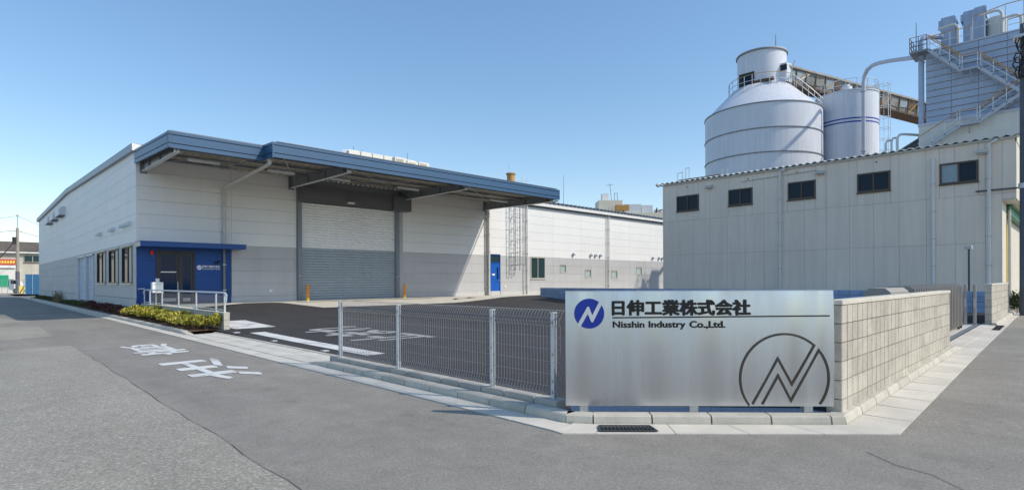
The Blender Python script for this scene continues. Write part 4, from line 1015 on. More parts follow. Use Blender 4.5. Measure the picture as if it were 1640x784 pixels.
# corrugated roof
m_ = MB(); n = 400; y0,y1 = 1.62,16.75; pts = []
for i in range(n+1):
    yy = y0+(y1-y0)*i/n; pts.append((yy,.032*math.sin((yy-y0)/.30*2*math.pi)))
P = [(GX-.16,yy,6.86+d_) for yy,d_ in pts]+[(37,yy,8.05+d_) for yy,d_ in pts]+[(46.2,yy,6.86+d_) for yy,d_ in pts]
m_.add(P, [(i+1,i,n+1+i,n+2+i) for i in range(n)]+[(n+2+i,n+1+i,2*n+2+i,2*n+3+i) for i in range(n)])
m_.add([(GX-.161,yy,6.86+d_+.004) for yy,d_ in pts]+[(GX-.161,yy,6.86+d_-.045) for yy,d_ in pts], [(i,i+1,n+2+i,n+1+i) for i in range(n)])
rf = obj('roof', m_, 'corrugated', GB, smooth=True)
m_ = MB(); m_.box((GX-.09,1.66,6.73),(GX-.002,16.6,6.80)); obj('eaves_board', m_, 'pvc', GB)
m_ = MB(); m_.prism([(GX,G0-.02,6.60),(46,G0-.02,6.60),(46,G0-.02,6.84),(37,G0-.02,8.02),(GX,G0-.02,6.86)], (0,.05,0)); obj('gable_board', m_, 'cream', GB)
m_ = MB(); m_.prism([(GX-.10,16.62,6.70),(GX-.30,16.62,6.78),(GX-.30,16.62,6.86),(GX-.1,16.62,6.88)], (0,.12,0)); obj('eaves_end', m_, 'pvc', GB)
# sunlit end facing the side road
m_ = MB(); m_.box((GX+.001,G0-.0,4.49),(46,G0+.049,6.74)); obj('end_wall', m_, 'cream', GB)
m_ = MB(); m_.box((GX+.02,G0+.05,4.44),(46,2.6,4.488)); obj('soffit', m_, 'cream', GB)
m_ = MB(); m_.box((GX+.001,2.135,-.2),(29.6,2.6,4.43)); m_.box((32.4,2.3,-.2),(46,2.6,4.43)); obj('end_wall_lower', m_, 'cream', GB)
m_ = MB(); m_.box((29.7,2.05,4.10),(46,2.25,4.43)); m_.box((29.7,1.95,4.38),(46,2.32,4.435)); obj('beam', m_, 'green', GB)
m_ = MB(); m_.box((30.9,2.20,-.1),(32.2,2.32,3.7)); obj('orange_door', m_, 'yellow', GB)
m_ = MB(); m_.tube([(29.7,2.05,4.2),(29.75,2.05,3.9),(29.75,2.05,.2)],.05,8); obj('downpipe', m_, 'pvc', GB, smooth=True)
m_ = MB(); m_.box((33.0,G0-.03,5.1),(34.3,G0-.001,6.1)); obj('end_window', m_, 'frame_bronze', GB)
for yy, r_, top in ((10.16,.055,6.66),(4.23,.06,6.35),(2.52,.055,6.60)):
    m_ = MB(); pts = [(GX-.08,yy,top),(GX-.08,yy,.2)]
    if yy != 4.23: pts = [(GX-.12,yy-.25,6.78),(GX-.12,yy-.2,6.70),(GX-.08,yy-.02,6.64)]+pts[1:]
    m_.tube(pts, r_, 10); o = obj('downpipe', m_, 'trim_white', GB, smooth=True)
    m_ = MB(); z = .9
    while z < 6.2: m_.box((GX-.15,yy-.075,z),(GX-.001,yy+.075,z+.03)); z += 1.1
    obj('pipe_clips', m_, 'galv', o)
for yy in (13.70,8.39,2.70):
    m_ = MB(); m_.prism([(GX-.001,yy-.17,6.28),(GX-.20,yy-.17,6.31),(GX-.20,yy-.17,6.42),(GX-.001,yy-.17,6.46)], (0,.34,0)); o = obj('wall_lamp', m_, 'lamp_grey', GB)
    boxpart('lens', (GX-.19,yy-.15,6.268),(GX-.02,yy+.15,6.279),'lamp_white',o)
m_ = MB(); m_.tube([(GX-.03,12.0,6.42),(GX-.03,8.6,6.50)],.02,6); m_.tube([(GX-.03,8.6,6.50),(GX-.03,8.4,6.44)],.015,6); obj('conduit', m_, 'pvc', GB)
for yy in (15.0,11.7,9.4,6.2): m_ = MB(); m_.tube([(GX-.001,yy,6.52),(GX-.03,yy,6.52)],.03,8); obj('weep_cap', m_, 'dark_steel', GB)
m_ = MB(); m_.bar((GX-.05,2.9,4.86),(GX-.05,1.65,4.86),.06,.05); obj('service_bar', m_, 'dark_steel', GB)
m_ = MB(); m_.bar((GX-.0,16.5,5.45),(GX-.25,16.75,5.30),.04,.04); m_.bar((GX-.25,16.75,5.30),(GX-.1,16.78,5.55),.05,.05); m_.bar((GX-.25,16.75,5.30),(GX-.35,16.7,5.28),.06,.06); obj('corner_bracket', m_, 'black', GB)
# small guard rails on its far roof corner
m_ = MB()
for (yy,zz) in ((16.0,7.5),(15.7,7.6),(15.5,7.75),(15.3,7.75),(13.4,7.4),(13.1,7.4)): m_.tube([(GX+.8,yy,6.9),(GX+.8,yy,zz)],.018,5)
m_.tube([(GX+.8,16.0,7.5),(GX+.8,15.7,7.5)],.018,5); m_.tube([(GX+.8,15.5,7.7),(GX+.8,15.3,7.7)],.018,5); m_.tube([(GX+.8,13.4,7.4),(GX+.8,13.1,7.4)],.018,5); m_.box((GX+.7,13.5,7.02),(GX+.95,15.9,7.10),1)
obj('roof_rail', m_, ['galv','rust'], GB)
# lamp post in front
LP = root('yard_lamp', (26.9,3.03,0), 'thin pole with a small floodlight before the grey wall', 'lamp')
m_ = MB(); m_.tube([(26.95,3.0,-.1),(26.95,3.0,2.62)],.035,8); obj('pole', m_, 'dark_steel', LP)
m_ = MB(); m_.cbox((26.85,2.9,2.60),(27.05,3.12,2.74),.02); obj('floodlight', m_, 'lamp_grey', LP)

# ------------------------------------------------------------------ silos
BSC = (51.03,20.07); BR = 4.80
SI = root('big_silo', (*BSC,0), 'big white silo with conical shoulder and round head house', 'silo')
m_ = MB(); m_.lathe(BSC, [(BR,0),(BR,15.94),(BR-.02,15.96),(2.45,18.32),(2.4,18.33)], 96); obj('shell', m_, 'silo', SI, smooth=True)
m_ = MB(); m_.lathe(BSC, [(2.02,18.33),(2.02,21.40),(2.10,21.41),(2.10,21.47),(.05,21.7)], 64); obj('head_house', m_, 'silo', SI, smooth=True)
for zz in (9.9,11.88,13.87,15.96): m_ = MB(); m_.lathe(BSC, [(BR+.002,zz-.04),(BR+.06,zz-.04),(BR+.06,zz+.04),(BR+.002,zz+.04)], 96); obj('stiffener_ring', m_, 'silo_band', SI)
m_ = MB(); m_.lathe(BSC, [(2.02,21.3),(2.13,21.3),(2.13,21.4),(2.02,21.4)], 64); obj('rim', m_, 'silo_band', SI)
def ringrail(c, r_, z0, h, a0, a1, n, parent, name, mat, top=None):
    m_ = MB(); pts = [(c[0]+r_*math.cos(R(a0+(a1-a0)*i/n)),c[1]+r_*math.sin(R(a0+(a1-a0)*i/n))) for i in range(n+1)]
    for p in pts: m_.tube([(*p,z0),(*p,z0+h)],.028,5)
    for t_ in (.5,1.0): m_.tube([(*p,z0+h*t_) for p in pts],.026,5,1 if t_ == 1 else 0)
    return obj(name, m_, [mat, top or mat], parent)
ringrail(BSC, 2.75, 18.05, 1.0, 100, 300, 14, SI, 'guard_rail', 'galv_light', 'stair_yellow')
m_ = MB(); m_.box((48.9,19.9,18.4),(49.1,21.2,19.5)); m_.box((48.85,20.2,18.45),(48.89,20.9,19.4),1); obj('head_window', m_, ['frame_dark','glass_dark'], SI)
m_ = MB(); m_.box((49.2,18.3,18.4),(48.9,19.9,18.65)); obj('walk_beam', m_, 'rust', SI)
m_ = MB(); a = R(262); xx,yy = BSC[0]+2.05*math.cos(a), BSC[1]+2.05*math.sin(a); m_.prism([(xx-.45,yy-.35,18.45),(xx+.35,yy-.5,18.45),(xx+.35,yy+.3,18.45),(xx-.45,yy+.4,18.45)], (0,0,1.6)); m_.box((xx-.47,yy-.37,19.4),(xx-.40,yy+.2,19.9),1); obj('hatch_box', m_, ['silo','black'], SI)
m_ = MB(); m_.tube([(52.0,19.2,21.5),(52.0,19.2,23.4)],[.05,.02],6); obj('lightning_rod', m_, 'dark_steel', SI)
# stair rail up the shoulder
m_ = MB(); pts = []
for i in range(12):
    t_ = i/11; rr = 2.6+(BR-2.6)*t_; a = R(262+22*t_); pts.append((BSC[0]+rr*math.cos(a),BSC[1]+rr*math.sin(a),18.25-2.4*t_))
for p in pts[::2]: m_.tube([p,(p[0],p[1],p[2]+.95)],.025,5)
m_.tube([(p[0],p[1],p[2]+.95) for p in pts],.025,5); m_.tube([(p[0],p[1],p[2]+.5) for p in pts],.02,5); obj('shoulder_rail', m_, 'galv_light', SI)

SSC = (55.25,14.45); SR = 2.38
S2 = root('small_silo', (*SSC,0), 'narrow white silo with double blue stripe and caged ladder', 'silo')
m_ = MB(); m_.lathe(SSC, [(SR,0),(SR,17.28),(SR+.06,17.29),(SR+.06,17.37),(.05,17.7)], 64); obj('shell', m_, 'silo', S2, smooth=True)
for zz, hh in ((14.66,.11),(14.95,.11)): m_ = MB(); m_.lathe(SSC, [(SR+.004,zz-hh/2),(SR+.012,zz-hh/2),(SR+.012,zz+hh/2),(SR+.004,zz+hh/2)], 64); obj('stripe', m_, 'stripe_blue', S2)
ringrail(SSC, SR-.05, 17.35, .95, 0, 342, 16, S2, 'guard_rail', 'galv_light')
m_ = MB(); m_.lathe((54.9,14.4,0), [(.35,17.5),(.35,17.9),(.45,17.92),(.45,18.15),(.3,18.2),(.3,18.35),(.05,18.4)],16); obj('filter_cap', m_, 'silo', S2, smooth=True)
a = R(-55); lx,ly = SSC[0]+(SR+.15)*math.cos(a), SSC[1]+(SR+.15)*math.sin(a)
m_ = MB(); m_.tube([(lx,ly,8),(lx,ly,18.4)],.03,5); m_.tube([(lx+.3,ly+.25,8),(lx+.3,ly+.25,18.4)],.03,5)
z = 8.2
while z < 18.2: m_.tube([(lx,ly,z),(lx+.3,ly+.25,z)],.02,4); z += .33
obj('ladder', m_, 'galv_light', S2)
hx,hy = lx+.62,ly-.32
for z in rngf(10.8,18.4,8):
    m_ = MB(); m_.tube([(hx+.42*math.cos(R(q2)),hy+.42*math.sin(R(q2)),z) for q2 in range(0,361,40)],.022,5); obj('cage_hoop', m_, 'galv_light', S2)
m_ = MB()
for q2 in range(-130,100,50): m_.bar((hx+.42*math.cos(R(q2)),hy+.42*math.sin(R(q2)),11),(hx+.42*math.cos(R(q2)),hy+.42*math.sin(R(q2)),18.5),.03,.03)
obj('cage_straps', m_, 'galv_light', S2)
for o_ in (SI,S2):
    o_.location = (o_.location.x*1.24,o_.location.y*1.24,-.36); o_.scale = (1.24,)*3
# transfer pipe curling up from the small silo to the tower
TP = root('transfer_pipe', (65.5,15.6,8), 'grey pipe rising beside the small silo and bending over to the tower', 'pipe')
m_ = MB(); m_.tube([(65.474, 15.636, 8.912), (65.494, 15.615, 15.584), (65.513, 15.597, 21.494), (65.583, 15.529, 22.129), (65.212, 15.192, 22.577), (64.993, 14.707, 22.825), (64.315, 13.971, 22.686), (62.102, 12.639, 21.924), (56.487, 9.742, 19.866)],.19,12); obj('pipe_run', m_, 'tower_rib', TP, smooth=True)
for zz in (14.5,18.0,20.6): m_ = MB(); m_.lathe((65.474,15.636,0), [(.19,zz-.05),(.27,zz-.05),(.27,zz+.05),(.19,zz+.05)],12); obj('flange', m_, 'tower_rib', TP)

# inclined conveyor gallery
CV = root('conveyor_gallery', (57,14,15), 'rusty inclined conveyor gallery running from the silo head to the tower', 'conveyor')
A_ = Vector((50.9,18.35,19.15)); Z_ = Vector((65.2,9.6,16.6)); dv = (Z_-A_).normalized(); sd = Vector((dv.y,-dv.x,0)).normalized(); upv = sd.cross(dv); upv = upv if upv.z > 0 else -upv
if sd.dot(Vector((-1,-1,0))) < 0: sd = -sd       # towards the viewer
Lc = (Z_-A_).length
m_ = MB(); m_.bar(A_,Z_,1.15,1.25,upv); obj('casing', m_, 'conv_side', CV)
m_ = MB(); m_.bar(A_+upv*.72,Z_+upv*.72,1.5,.16,upv); obj('roof_sheet', m_, 'conv_top', CV)
m_ = MB(); m_.bar(A_-upv*.70,Z_-upv*.70,1.35,.14,upv); obj('floor_frame', m_, 'rust', CV)
random.seed(21); n = 17
for i in range(n):
    a = A_+dv*(Lc*(i+.06)/n); b_ = A_+dv*(Lc*(i+.94)/n); c_ = random.random()
    m_ = MB(); m_.bar(a+sd*.60+upv*random.uniform(-.1,.2),b_+sd*.60+upv*random.uniform(-.1,.2),.05,random.uniform(.5,.95),upv); obj('side_sheet', m_, 'conv_pane' if c_ < .5 else 'conv_side' if c_ < .8 else 'rust', CV)
    m_ = MB(); f_ = A_+dv*(Lc*i/n); m_.bar(f_+sd*.66-upv*.7,f_+sd*.66+upv*.64,.07,.07,dv)
    if i % 3 == 1: m_.bar(f_+sd*.68-upv*.62,f_+sd*.68+upv*.5+dv*(Lc/n),.07,.07,dv,1)
    obj('frame_post', m_, ['rust','stair_yellow'], CV)
m_ = MB(); m_.bar((50.6,17.6,18.6),(49.6,16.8,19.8),.06,.06); m_.bar((51.4,17.3,18.5),(52.6,16.6,19.3),.08,.08); obj('hanger', m_, 'galv_light', CV)

CV.location = CV.location*1.24; CV.location.z -= .36; CV.scale = (1.24,)*3
# ------------------------------------------------------------------ stair tower
TX = 55.4
TW = root('batching_tower', (60,3,0), 'grey ribbed plant tower with outside stairs and pipes on top', 'tower')
m_ = MB(); m_.box((TX+.1,-6,13.9),(66,8.75,19.72)); obj('wall_core', m_, 'dark_steel', TW)  # core coloured dark so sheet gaps draw the shade lines under the ribs
zs_ = rngf(13.95,19.72,11)
for j, (z0,z1) in enumerate(zip(zs_, zs_[1:])):
    for (a,b_) in zip([-6,-2.5,.0,2.05,3.9,5.55,7.2],[-2.5,.0,2.05,3.9,5.55,7.2,8.8]): boxpart('wall_sheet', (TX+.04,a+.012,z0+.022),(TX+.09,b_-.012,z1-.045),'tower',TW)
    boxpart('rib', (TX-.09,-6,z0-.025),(TX+.04,8.82,z0+.02),'tower_rib',TW)
boxpart('rib', (TX-.05,-6,19.70),(TX+.04,8.82,19.80),'tower_rib',TW)
m_ = MB(); m_.box((TX+.1,8.801,13.9),(66,8.83,19.72)); obj('end_sheet', m_, 'tower_rib', TW)
m_ = MB(); m_.box((TX-.35,-6,4),(66,9.25,13.88)); obj('lower_block', m_, 'tower_low', TW)
m_ = MB(); m_.box((TX-.40,-6,13.72),(66.05,9.30,13.93)); obj('lower_coping', m_, 'tower_rib', TW)
m_ = MB(); m_.tube([(TX+.15,9.15,13.9),(TX+.15,9.15,20.6),(TX+.25,9.05,20.95),(TX+.6,8.7,21.1),(TX+1.4,8.0,21.1)],.20,12); obj('riser_pipe', m_, 'tower', TW, smooth=True)
# platform and stairs
def flight(p, q_, parent, name='stair_flight'):
    """stairs between two (y,z) points on the tower face, width 0.9 m"""
    m_ = MB(); x0,x1 = TX-1.0,TX-.12
    for xx in (x0,x1): m_.bar((xx,p[0],p[1]-.1),(xx,q_[0],q_[1]-.1),.05,.22)
    n = max(3,int(abs(p[1]-q_[1])/.22))
    for i in range(n):
        yy,zz = p[0]+(q_[0]-p[0])*(i+.5)/n, p[1]+(q_[1]-p[1])*(i+.5)/n; m_.box((x0,yy-.13,zz-.02),(x1,yy+.13,zz+.01))
    o = obj(name, m_, 'stair_grey', parent)
    m_ = MB()
    for xx in (x0,):
        for t_ in (.05,.35,.65,.95): yy,zz = p[0]+(q_[0]-p[0])*t_, p[1]+(q_[1]-p[1])*t_; m_.bar((xx,yy,zz-.1),(xx,yy,zz+1.05),.05,.05)
        m_.bar((xx,p[0],p[1]+1.05),(xx,q_[0],q_[1]+1.05),.06,.06,m=1); m_.bar((xx,p[0],p[1]+.55),(xx,q_[0],q_[1]+.55),.04,.04)
    m_.bar((x1,p[0],p[1]+1.05),(x1,q_[0],q_[1]+1.05),.06,.06,m=1)
    obj('hand_rail', m_, ['galv_light','stair_yellow'], o)
def landing(y0, y1, zz, parent):
    m_ = MB(); m_.box((TX-1.02,y0,zz-.12),(TX-.1,y1,zz)); m_.bar((TX-.1,(y0+y1)/2,zz-.9),(TX-.9,(y0+y1)/2,zz-.12),.06,.06); o = obj('landing', m_, 'stair_grey', parent)
    m_ = MB()
    for yy in (y0+.04,y1-.04): m_.bar((TX-1,yy,zz),(TX-1,yy,zz+1.05),.05,.05)
    m_.bar((TX-1,y0,zz+1.05),(TX-1,y1,zz+1.05),.06,.06,m=1); m_.bar((TX-1,y0,zz+.55),(TX-1,y1,zz+.55),.04,.04); obj('hand_rail', m_, ['galv_light','stair_yellow'], o)
m_ = MB(); m_.prism([(TX-1.0,9.75,19.55),(TX+1.5,9.75,19.55),(TX+1.5,8.85,19.55),(TX-.1,8.85,19.55),(TX-.1,8.5,19.55),(TX-1.0,8.5,19.55)], (0,0,.12)); m_.bar((TX-.4,9.6,19.5),(TX+.1,8.9,18.9),.08,.08); pf_ = obj('platform', m_, 'steel', TW)
m_ = MB(); loop = [(TX-.98,8.6),(TX-.98,9.15),(TX-.98,9.72),(TX-.3,9.72),(TX+.5,9.72),(TX+1.4,9.72)]
for p in loop: m_.bar((*p,19.66),(*p,20.8),.045,.045)
for h_ in (.4,.75,1.13): m_.tube([(*p,19.66+h_) for p in loop],.03,5,1 if h_ > 1 else 0)
obj('platform_rail', m_, ['dark_steel','stair_yellow'], pf_)
flight((8.5,19.62),(6.45,17.45),TW); landing(5.45,6.45,17.45,TW); flight((5.45,17.45),(3.0,14.95),TW); landing(2.0,3.0,14.95,TW)
flight((3.0,14.95),(5.5,13.35),TW); landing(5.5,6.6,13.3,TW); flight((6.6,13.25),(9.2,11.7),TW)
# things on the roof of the tower
for (y0,y1,z1,x0) in ((7.25,8.15,22.9,57.6),(6.05,6.75,23.05,57.9),(5.35,6.05,23.15,57.9)):
    m_ = MB(); m_.box((x0,y0,19.9),(x0+1.3,y1,z1)); m_.box((x0-.1,y0-.08,z1-.9),(x0+1.4,y0+.02,z1-.15)); m_.box((x0-.05,y1-.02,z1-.75),(x0+1.2,y1+.16,z1-.2)); obj('duct_box', m_, 'tower', TW)
m_ = MB(); m_.lathe((58.6,4.75,0), [(.62,19.9),(.62,22.1),(.55,22.15),(.05,22.3)],24); obj('roof_tank', m_, 'tower_low', TW, smooth=True)
for (yy,zt,xx) in ((6.95,21.9,56.9),(4.3,22.1,56.8),(3.2,21.4,56.8)):
    m_ = MB(); pts = [(xx,yy,19.8),(xx,yy,zt-.4)]+[(xx,yy+.4-.4*math.cos(R(q2)),zt-.4+.4*math.sin(R(q2))) for q2 in (30,60,90)]+[(xx,yy+1.3,zt-.1)]
    m_.tube(pts,.10,10); obj('vent_pipe', m_, 'tower_low', TW, smooth=True)
m_ = MB(); pts_ = [(TX+.1,8.7,20.9),(TX+.1,7.3,20.95),(TX+.1,6.0,20.9),(TX+.1,5.9,21.6),(TX+.1,5.2,21.7),(TX+.1,4.0,21.9),(TX+.1,3.0,21.9)]
for p in pts_: m_.bar((p[0],p[1],19.75),p,.05,.05)
m_.tube(pts_,.035,5,1); m_.tube([(p[0],p[1],19.75+(p[2]-19.75)*.5) for p in pts_],.025,5)
pts_ = [(TX+.1,3.9,20.7),(TX+.1,2.5,20.8),(TX+.1,-2,20.8)]
for p in pts_: m_.bar((p[0],p[1],19.75),p,.05,.05)
m_.tube(pts_,.035,5,1); m_.tube([(p[0],p[1],20.3) for p in pts_],.025,5)
obj('roof_rail', m_, ['galv_light','stair_yellow'], TW)
m_ = MB(); m_.tube([(TX+.3,9.5,19.7),(TX+.3,9.5,22.4)],[.04,.02],5); obj('rod', m_, 'dark_steel', TW)
m_ = MB(); m_.tube([(54.5,10.6,8),(54.5,10.6,13.0),(54.6,10.45,13.25),(54.9,10.2,13.3),(56.5,9.4,13.35)],.10,8); m_.tube([(54.5,11.0,8),(54.5,11.0,12.85),(54.6,10.9,13.05),(54.9,10.6,13.1)],.08,8); m_.tube([(54.5,11.4,8),(54.5,11.4,12.7),(54.6,11.3,12.9),(54.9,11.0,12.95)],.08,8); obj('loop_pipes', m_, 'tower_low', TW, smooth=True)
SHD = root('lean_to', (60,12,0), 'dark lean-to roof between the small silo and the tower', 'shed')
m_ = MB(); m_.prism([(56.5,12.2,5),(56.5,9.3,5),(56.5,9.3,13.1),(56.5,12.2,11.4)], (7,0,0)); obj('body', m_, 'dark_steel', SHD)
m_ = MB(); m_.prism([(56.4,12.4,11.3),(56.4,9.3,13.12),(56.4,9.3,13.25),(56.4,12.4,11.45)], (7.2,0,0)); obj('roof', m_, 'roof', SHD)

# ------------------------------------------------------------------ utility pole and shrub on the far right
UP = root('utility_pole', (25.6,1.20,zr(25)), 'dark utility pole at the right edge beside the short block wall', 'pole')
px_,py_ = 25.7,1.33
m_ = MB(); m_.tube([(px_,py_,zr(25)-.2),(px_,py_,10.1)],[.20,.16],16); obj('shaft', m_, 'pole_dark', UP, smooth=True)
m_ = MB(); m_.lathe((px_,py_,0), [(.205,4.55),(.215,4.55),(.215,4.72),(.205,4.72)],16); obj('band', m_, 'galv', UP)
boxpart('crossarm',(px_-.6,py_-.03,9.8),(px_+.6,py_+.03,9.9),'galv',UP); boxpart('bracket_plate',(px_-.5,py_-.25,9.55),(px_+.1,py_+.3,9.65),'galv',UP)
random.seed(5); m_ = MB()
for i in range(26):
    c = Vector((px_-.28+random.uniform(-.16,.16),py_-.05+random.uniform(-.2,.25),9.0+random.uniform(-.55,.55))); rr = random.uniform(.08,.2); ax = random.uniform(0,3.1)
    m_.tube([c+Vector((rr*math.cos(R(q2))*math.cos(ax),rr*math.cos(R(q2))*math.sin(ax),rr*1.3*math.sin(R(q2)))) for q2 in range(0,361,60)],.022,5)
obj('cable_coil', m_, 'wirecable', UP)

# ------------------------------------------------------------------ left background: end of the road
OB = root('old_workshop', (4,114,0), 'old cream workshop with dark roof at the end of the road', 'building')
m_ = MB(); m_.box((-14,114,-.4),(16,130,6.2)); obj('wall', m_, 'old_wall', OB)
m_ = MB(); m_.prism([(-14.4,113.4,6.15),(-14.4,118,8.0),(-14.4,130,8.0),(-14.4,130.6,6.15)], (31,0,0)); obj('roof', m_, 'old_roof', OB)
m_ = MB(); m_.box((-14.4,113.36,6.02),(16.6,113.5,6.2)); obj('eaves', m_, 'trim_white', OB)
for (a,b_) in ((6.75,8.7),(1.2,3.2)):
    m_ = MB(); m_.box((a-.06,113.9,4.7),(b_+.06,113.99,5.72)); o = obj('window', m_, 'frame_alu', OB)
    mid = (a+b_)/2; boxpart('pane',(a,113.87,4.76),(mid-.04,113.899,5.66),'glass_green',o); boxpart('pane',(mid+.04,113.87,4.76),(b_,113.899,5.66),'glass_green',o)
    boxpart('sill',(a-.1,113.8,4.6),(b_+.1,113.99,4.695),'rust',o)
m_ = MB(); m_.box((3.8,113.85,.0),(6.3,113.99,3.6)); obj('door', m_, 'corrugated', OB)
SB = root('shop_board', (4.9,113.8,4), 'small red board with yellow lettering on the cream workshop wall', 'sign')
m_ = MB(); m_.box((3.6,113.6,4.2),(5.75,113.82,5.05)); obj('panel', m_, 'sign_red', SB)
for k in range(6): boxpart('letter',(3.8+k*.32,113.57,4.45),(4.03+k*.32,113.599,4.82),'sign_yellow',SB)
m_ = MB(); m_.box((3.6,113.62,3.75),(5.75,113.8,4.15)); obj('lower_panel', m_, 'trim_white', SB)
WB = root('white_block', (0,135,0), 'white flat-roofed building behind the old workshop roof', 'building')
m_ = MB(); m_.box((-14,134,0),(4.2,150,11.3)); obj('wall', m_, 'trim_white', WB)
m_ = MB(); m_.box((-14.3,133.6,10.9),(4.5,150.3,11.5)); obj('parapet', m_, 'cream', WB)
WP = root('wooden_pole', (5.45,104,0), 'tall weathered utility pole at the far end of the left road', 'pole')
PX_,PY_ = 5.50,105.0
m_ = MB(); m_.tube([(PX_,PY_,-.2),(PX_,PY_,9.2)],[.24,.17],10); obj('shaft', m_, 'pole', WP, smooth=True)
m_ = MB(); m_.tube([(PX_,PY_,9.2),(PX_,PY_,11.0)],.06,6); m_.box((PX_-.12,PY_-.12,10.9),(PX_+.12,PY_+.12,11.1)); m_.box((PX_-.9,PY_-.05,8.7),(PX_+.5,PY_+.05,8.82)); obj('top_fitting', m_, 'galv', WP)
m_ = MB(); m_.tube([(PX_-.35,PY_-.1,6.9),(PX_-.35,PY_-.1,7.9)],.22,8); obj('transformer', m_, 'wirecable', WP)
m_ = MB(); m_.tube([(PX_,PY_-.02,-.2),(PX_,PY_-.02,3.1)],.255,10); obj('guard_sleeve', m_, 'pole_dark', WP, smooth=True)
def cable(a, b_, sag, r_, label, n=14):
    m_ = MB(); a = Vector(a); b_ = Vector(b_)
    m_.tube([a+(b_-a)*(i/n)-Vector((0,0,sag*4*(i/n)*(1-i/n))) for i in range(n+1)], r_, 5); return obj('overhead_cable', m_, 'wirecable', label=label, cat='cable', group='cables at the far left pole')
cable((PX_,PY_,10.9),(-8,118,10.6),.6,.022,'topmost thin cable running left from the weathered pole')
cable((PX_,PY_,10.9),(12,98,7.9),.3,.022,'thin cable sloping from the weathered pole to the warehouse')
cable((PX_-.8,PY_,8.75),(-8,116,8.3),.4,.03,'lower cable running left from the weathered pole')
cable((PX_-.2,PY_,7.6),(.5,90,1.5),.5,.07,'thick dark service cable sagging down to the left of the pole')
cable((PX_,PY_,8.8),(14,122,8.6),.3,.03,'thin cable running right behind the warehouse end')
BR_ = root('striped_barrier', (6.3,103,0), 'yellow and black striped barrier beside the far pole', 'barrier')
m_ = MB(); m_.box((5.55,103,.05),(7.15,103.1,1.05)); obj('board', m_, 'sign_yellow', BR_)
for k in range(5):
    m_ = MB(); a = 5.55+k*.32; m_.prism([(a,102.99,.05),(a+.15,102.99,.05),(min(a+.6,7.15),102.99,1.05),(min(a+.45,7.0),102.99,1.05)], (0,-.008,0)); obj('stripe', m_, 'old_roof' if k % 2 else 'rust', BR_)
BSH = root('sheet_hoarding', (7.4,96,0), 'blue metal sheet hoarding at the rear corner of the warehouse', 'hoarding')
for k in range(3): m_ = MB(); a = 5.75+k*.72; m_.box((a+.02,96,0),(a+.70,96.08,2.6)); obj('sheet', m_, 'sheet_blue', BSH)
m_ = MB()
for k in range(4): m_.box((5.72+k*.72,95.93,0),(5.78+k*.72,95.995,2.62))
obj('frame', m_, 'galv', BSH)
FR = root('far_fence', (4.5,101,0), 'thin dark rail fence between the far pole and the hoarding', 'fence')
for k in range(9): m_ = MB(); m_.bar((1.5+k*.55,101,0),(1.5+k*.55,101,1.9),.05,.05); obj('post', m_, 'mesh_grey', FR)
for zz in (.4,1.1,1.85): m_ = MB(); m_.bar((1.4,101,zz),(6.0,101,zz),.04,.04); obj('rail', m_, 'mesh_grey', FR)
TK = root('parked_truck', (2.2,108,0), 'small green and white truck parked before the old workshop', 'truck')
m_ = MB(); m_.cbox((1.4,106,.9),(4.6,109.5,2.6),.08); obj('cargo_cover', m_, 'truck_green', TK)
m_ = MB(); m_.prism([(4.65,106.1,.5),(6.2,106.1,.5),(6.2,106.1,1.3),(5.8,106.1,2.0),(4.65,106.1,2.05)], (0,1.7,0)); obj('cab', m_, 'white', TK)
boxpart('side_window',(4.85,106.07,1.35),(5.7,106.099,1.9),'glass_dark',TK); boxpart('bed',(1.4,106,.55),(4.6,107.8,.88),'lamp_grey',TK)
for xx in (2.0,5.4): m_ = MB(); m_.tube([(xx,106.0,.35),(xx,106.25,.35)],.35,14); o = obj('wheel', m_, 'rubber', TK); m_ = MB(); m_.tube([(xx,105.985,.35),(xx,106.01,.35)],.18,10); obj('rim', m_, 'galv', o)
# roadside strip at the far end
m_ = MB(); m_.add([(-14,100,.01),(16,100,.01),(16,114,.01),(-14,114,.01)],[(0,1,2,3)]); obj('far_yard', m_, 'concrete', kind='structure')

# ------------------------------------------------------------------ far building behind the warehouse roof
FB = root('far_block', (80,55,0), 'cream rooftop with water tank and plant showing behind the warehouse', 'building')
def dp(u, v, z, D):
    """point at forward depth D (m), u across"""
    r_ = Vector((math.sin(yaw),-math.cos(yaw),0)); p = fw*D+r_*u; return (p.x,p.y,z)
def dbox(m_, u0, u1, D0, D1, z0, z1, mi=0):
    m_.prism([dp(u0,0,z0,D0),dp(u1,0,z0,D0),dp(u1,0,z0,D1),dp(u0,0,z0,D1)], (0,0,z1-z0), mi)
m_ = MB(); dbox(m_,12,34,95,112,0,12.9); obj('wall', m_, 'cream', FB)
m_ = MB(); dbox(m_,14.9,19.0,96,100,12.9,15.2); obj('stair_house', m_, 'cream', FB)
m_ = MB(); dbox(m_,15.7,16.8,97,98.5,15.2,16.5); obj('water_tank', m_, 'trim_white', FB)
m_ = MB(); dbox(m_,19.3,22.2,96,99,12.9,14.5); m_2 = obj('plant_box', m_, 'galv_light', FB)
m_ = MB(); dbox(m_,22.4,24.3,96.5,99,12.9,14.4); obj('plant_box', m_, 'galv_light', FB)
m_ = MB(); dbox(m_,17.6,19.8,94.5,95.5,13.3,14.2); obj('rust_unit', m_, 'stair_yellow', FB)
for k in range(5): m_ = MB(); dbox(m_,24.6+k*.9,25.3+k*.9,96,97,12.9,13.6); obj('roof_unit', m_, 'lamp_grey', FB)
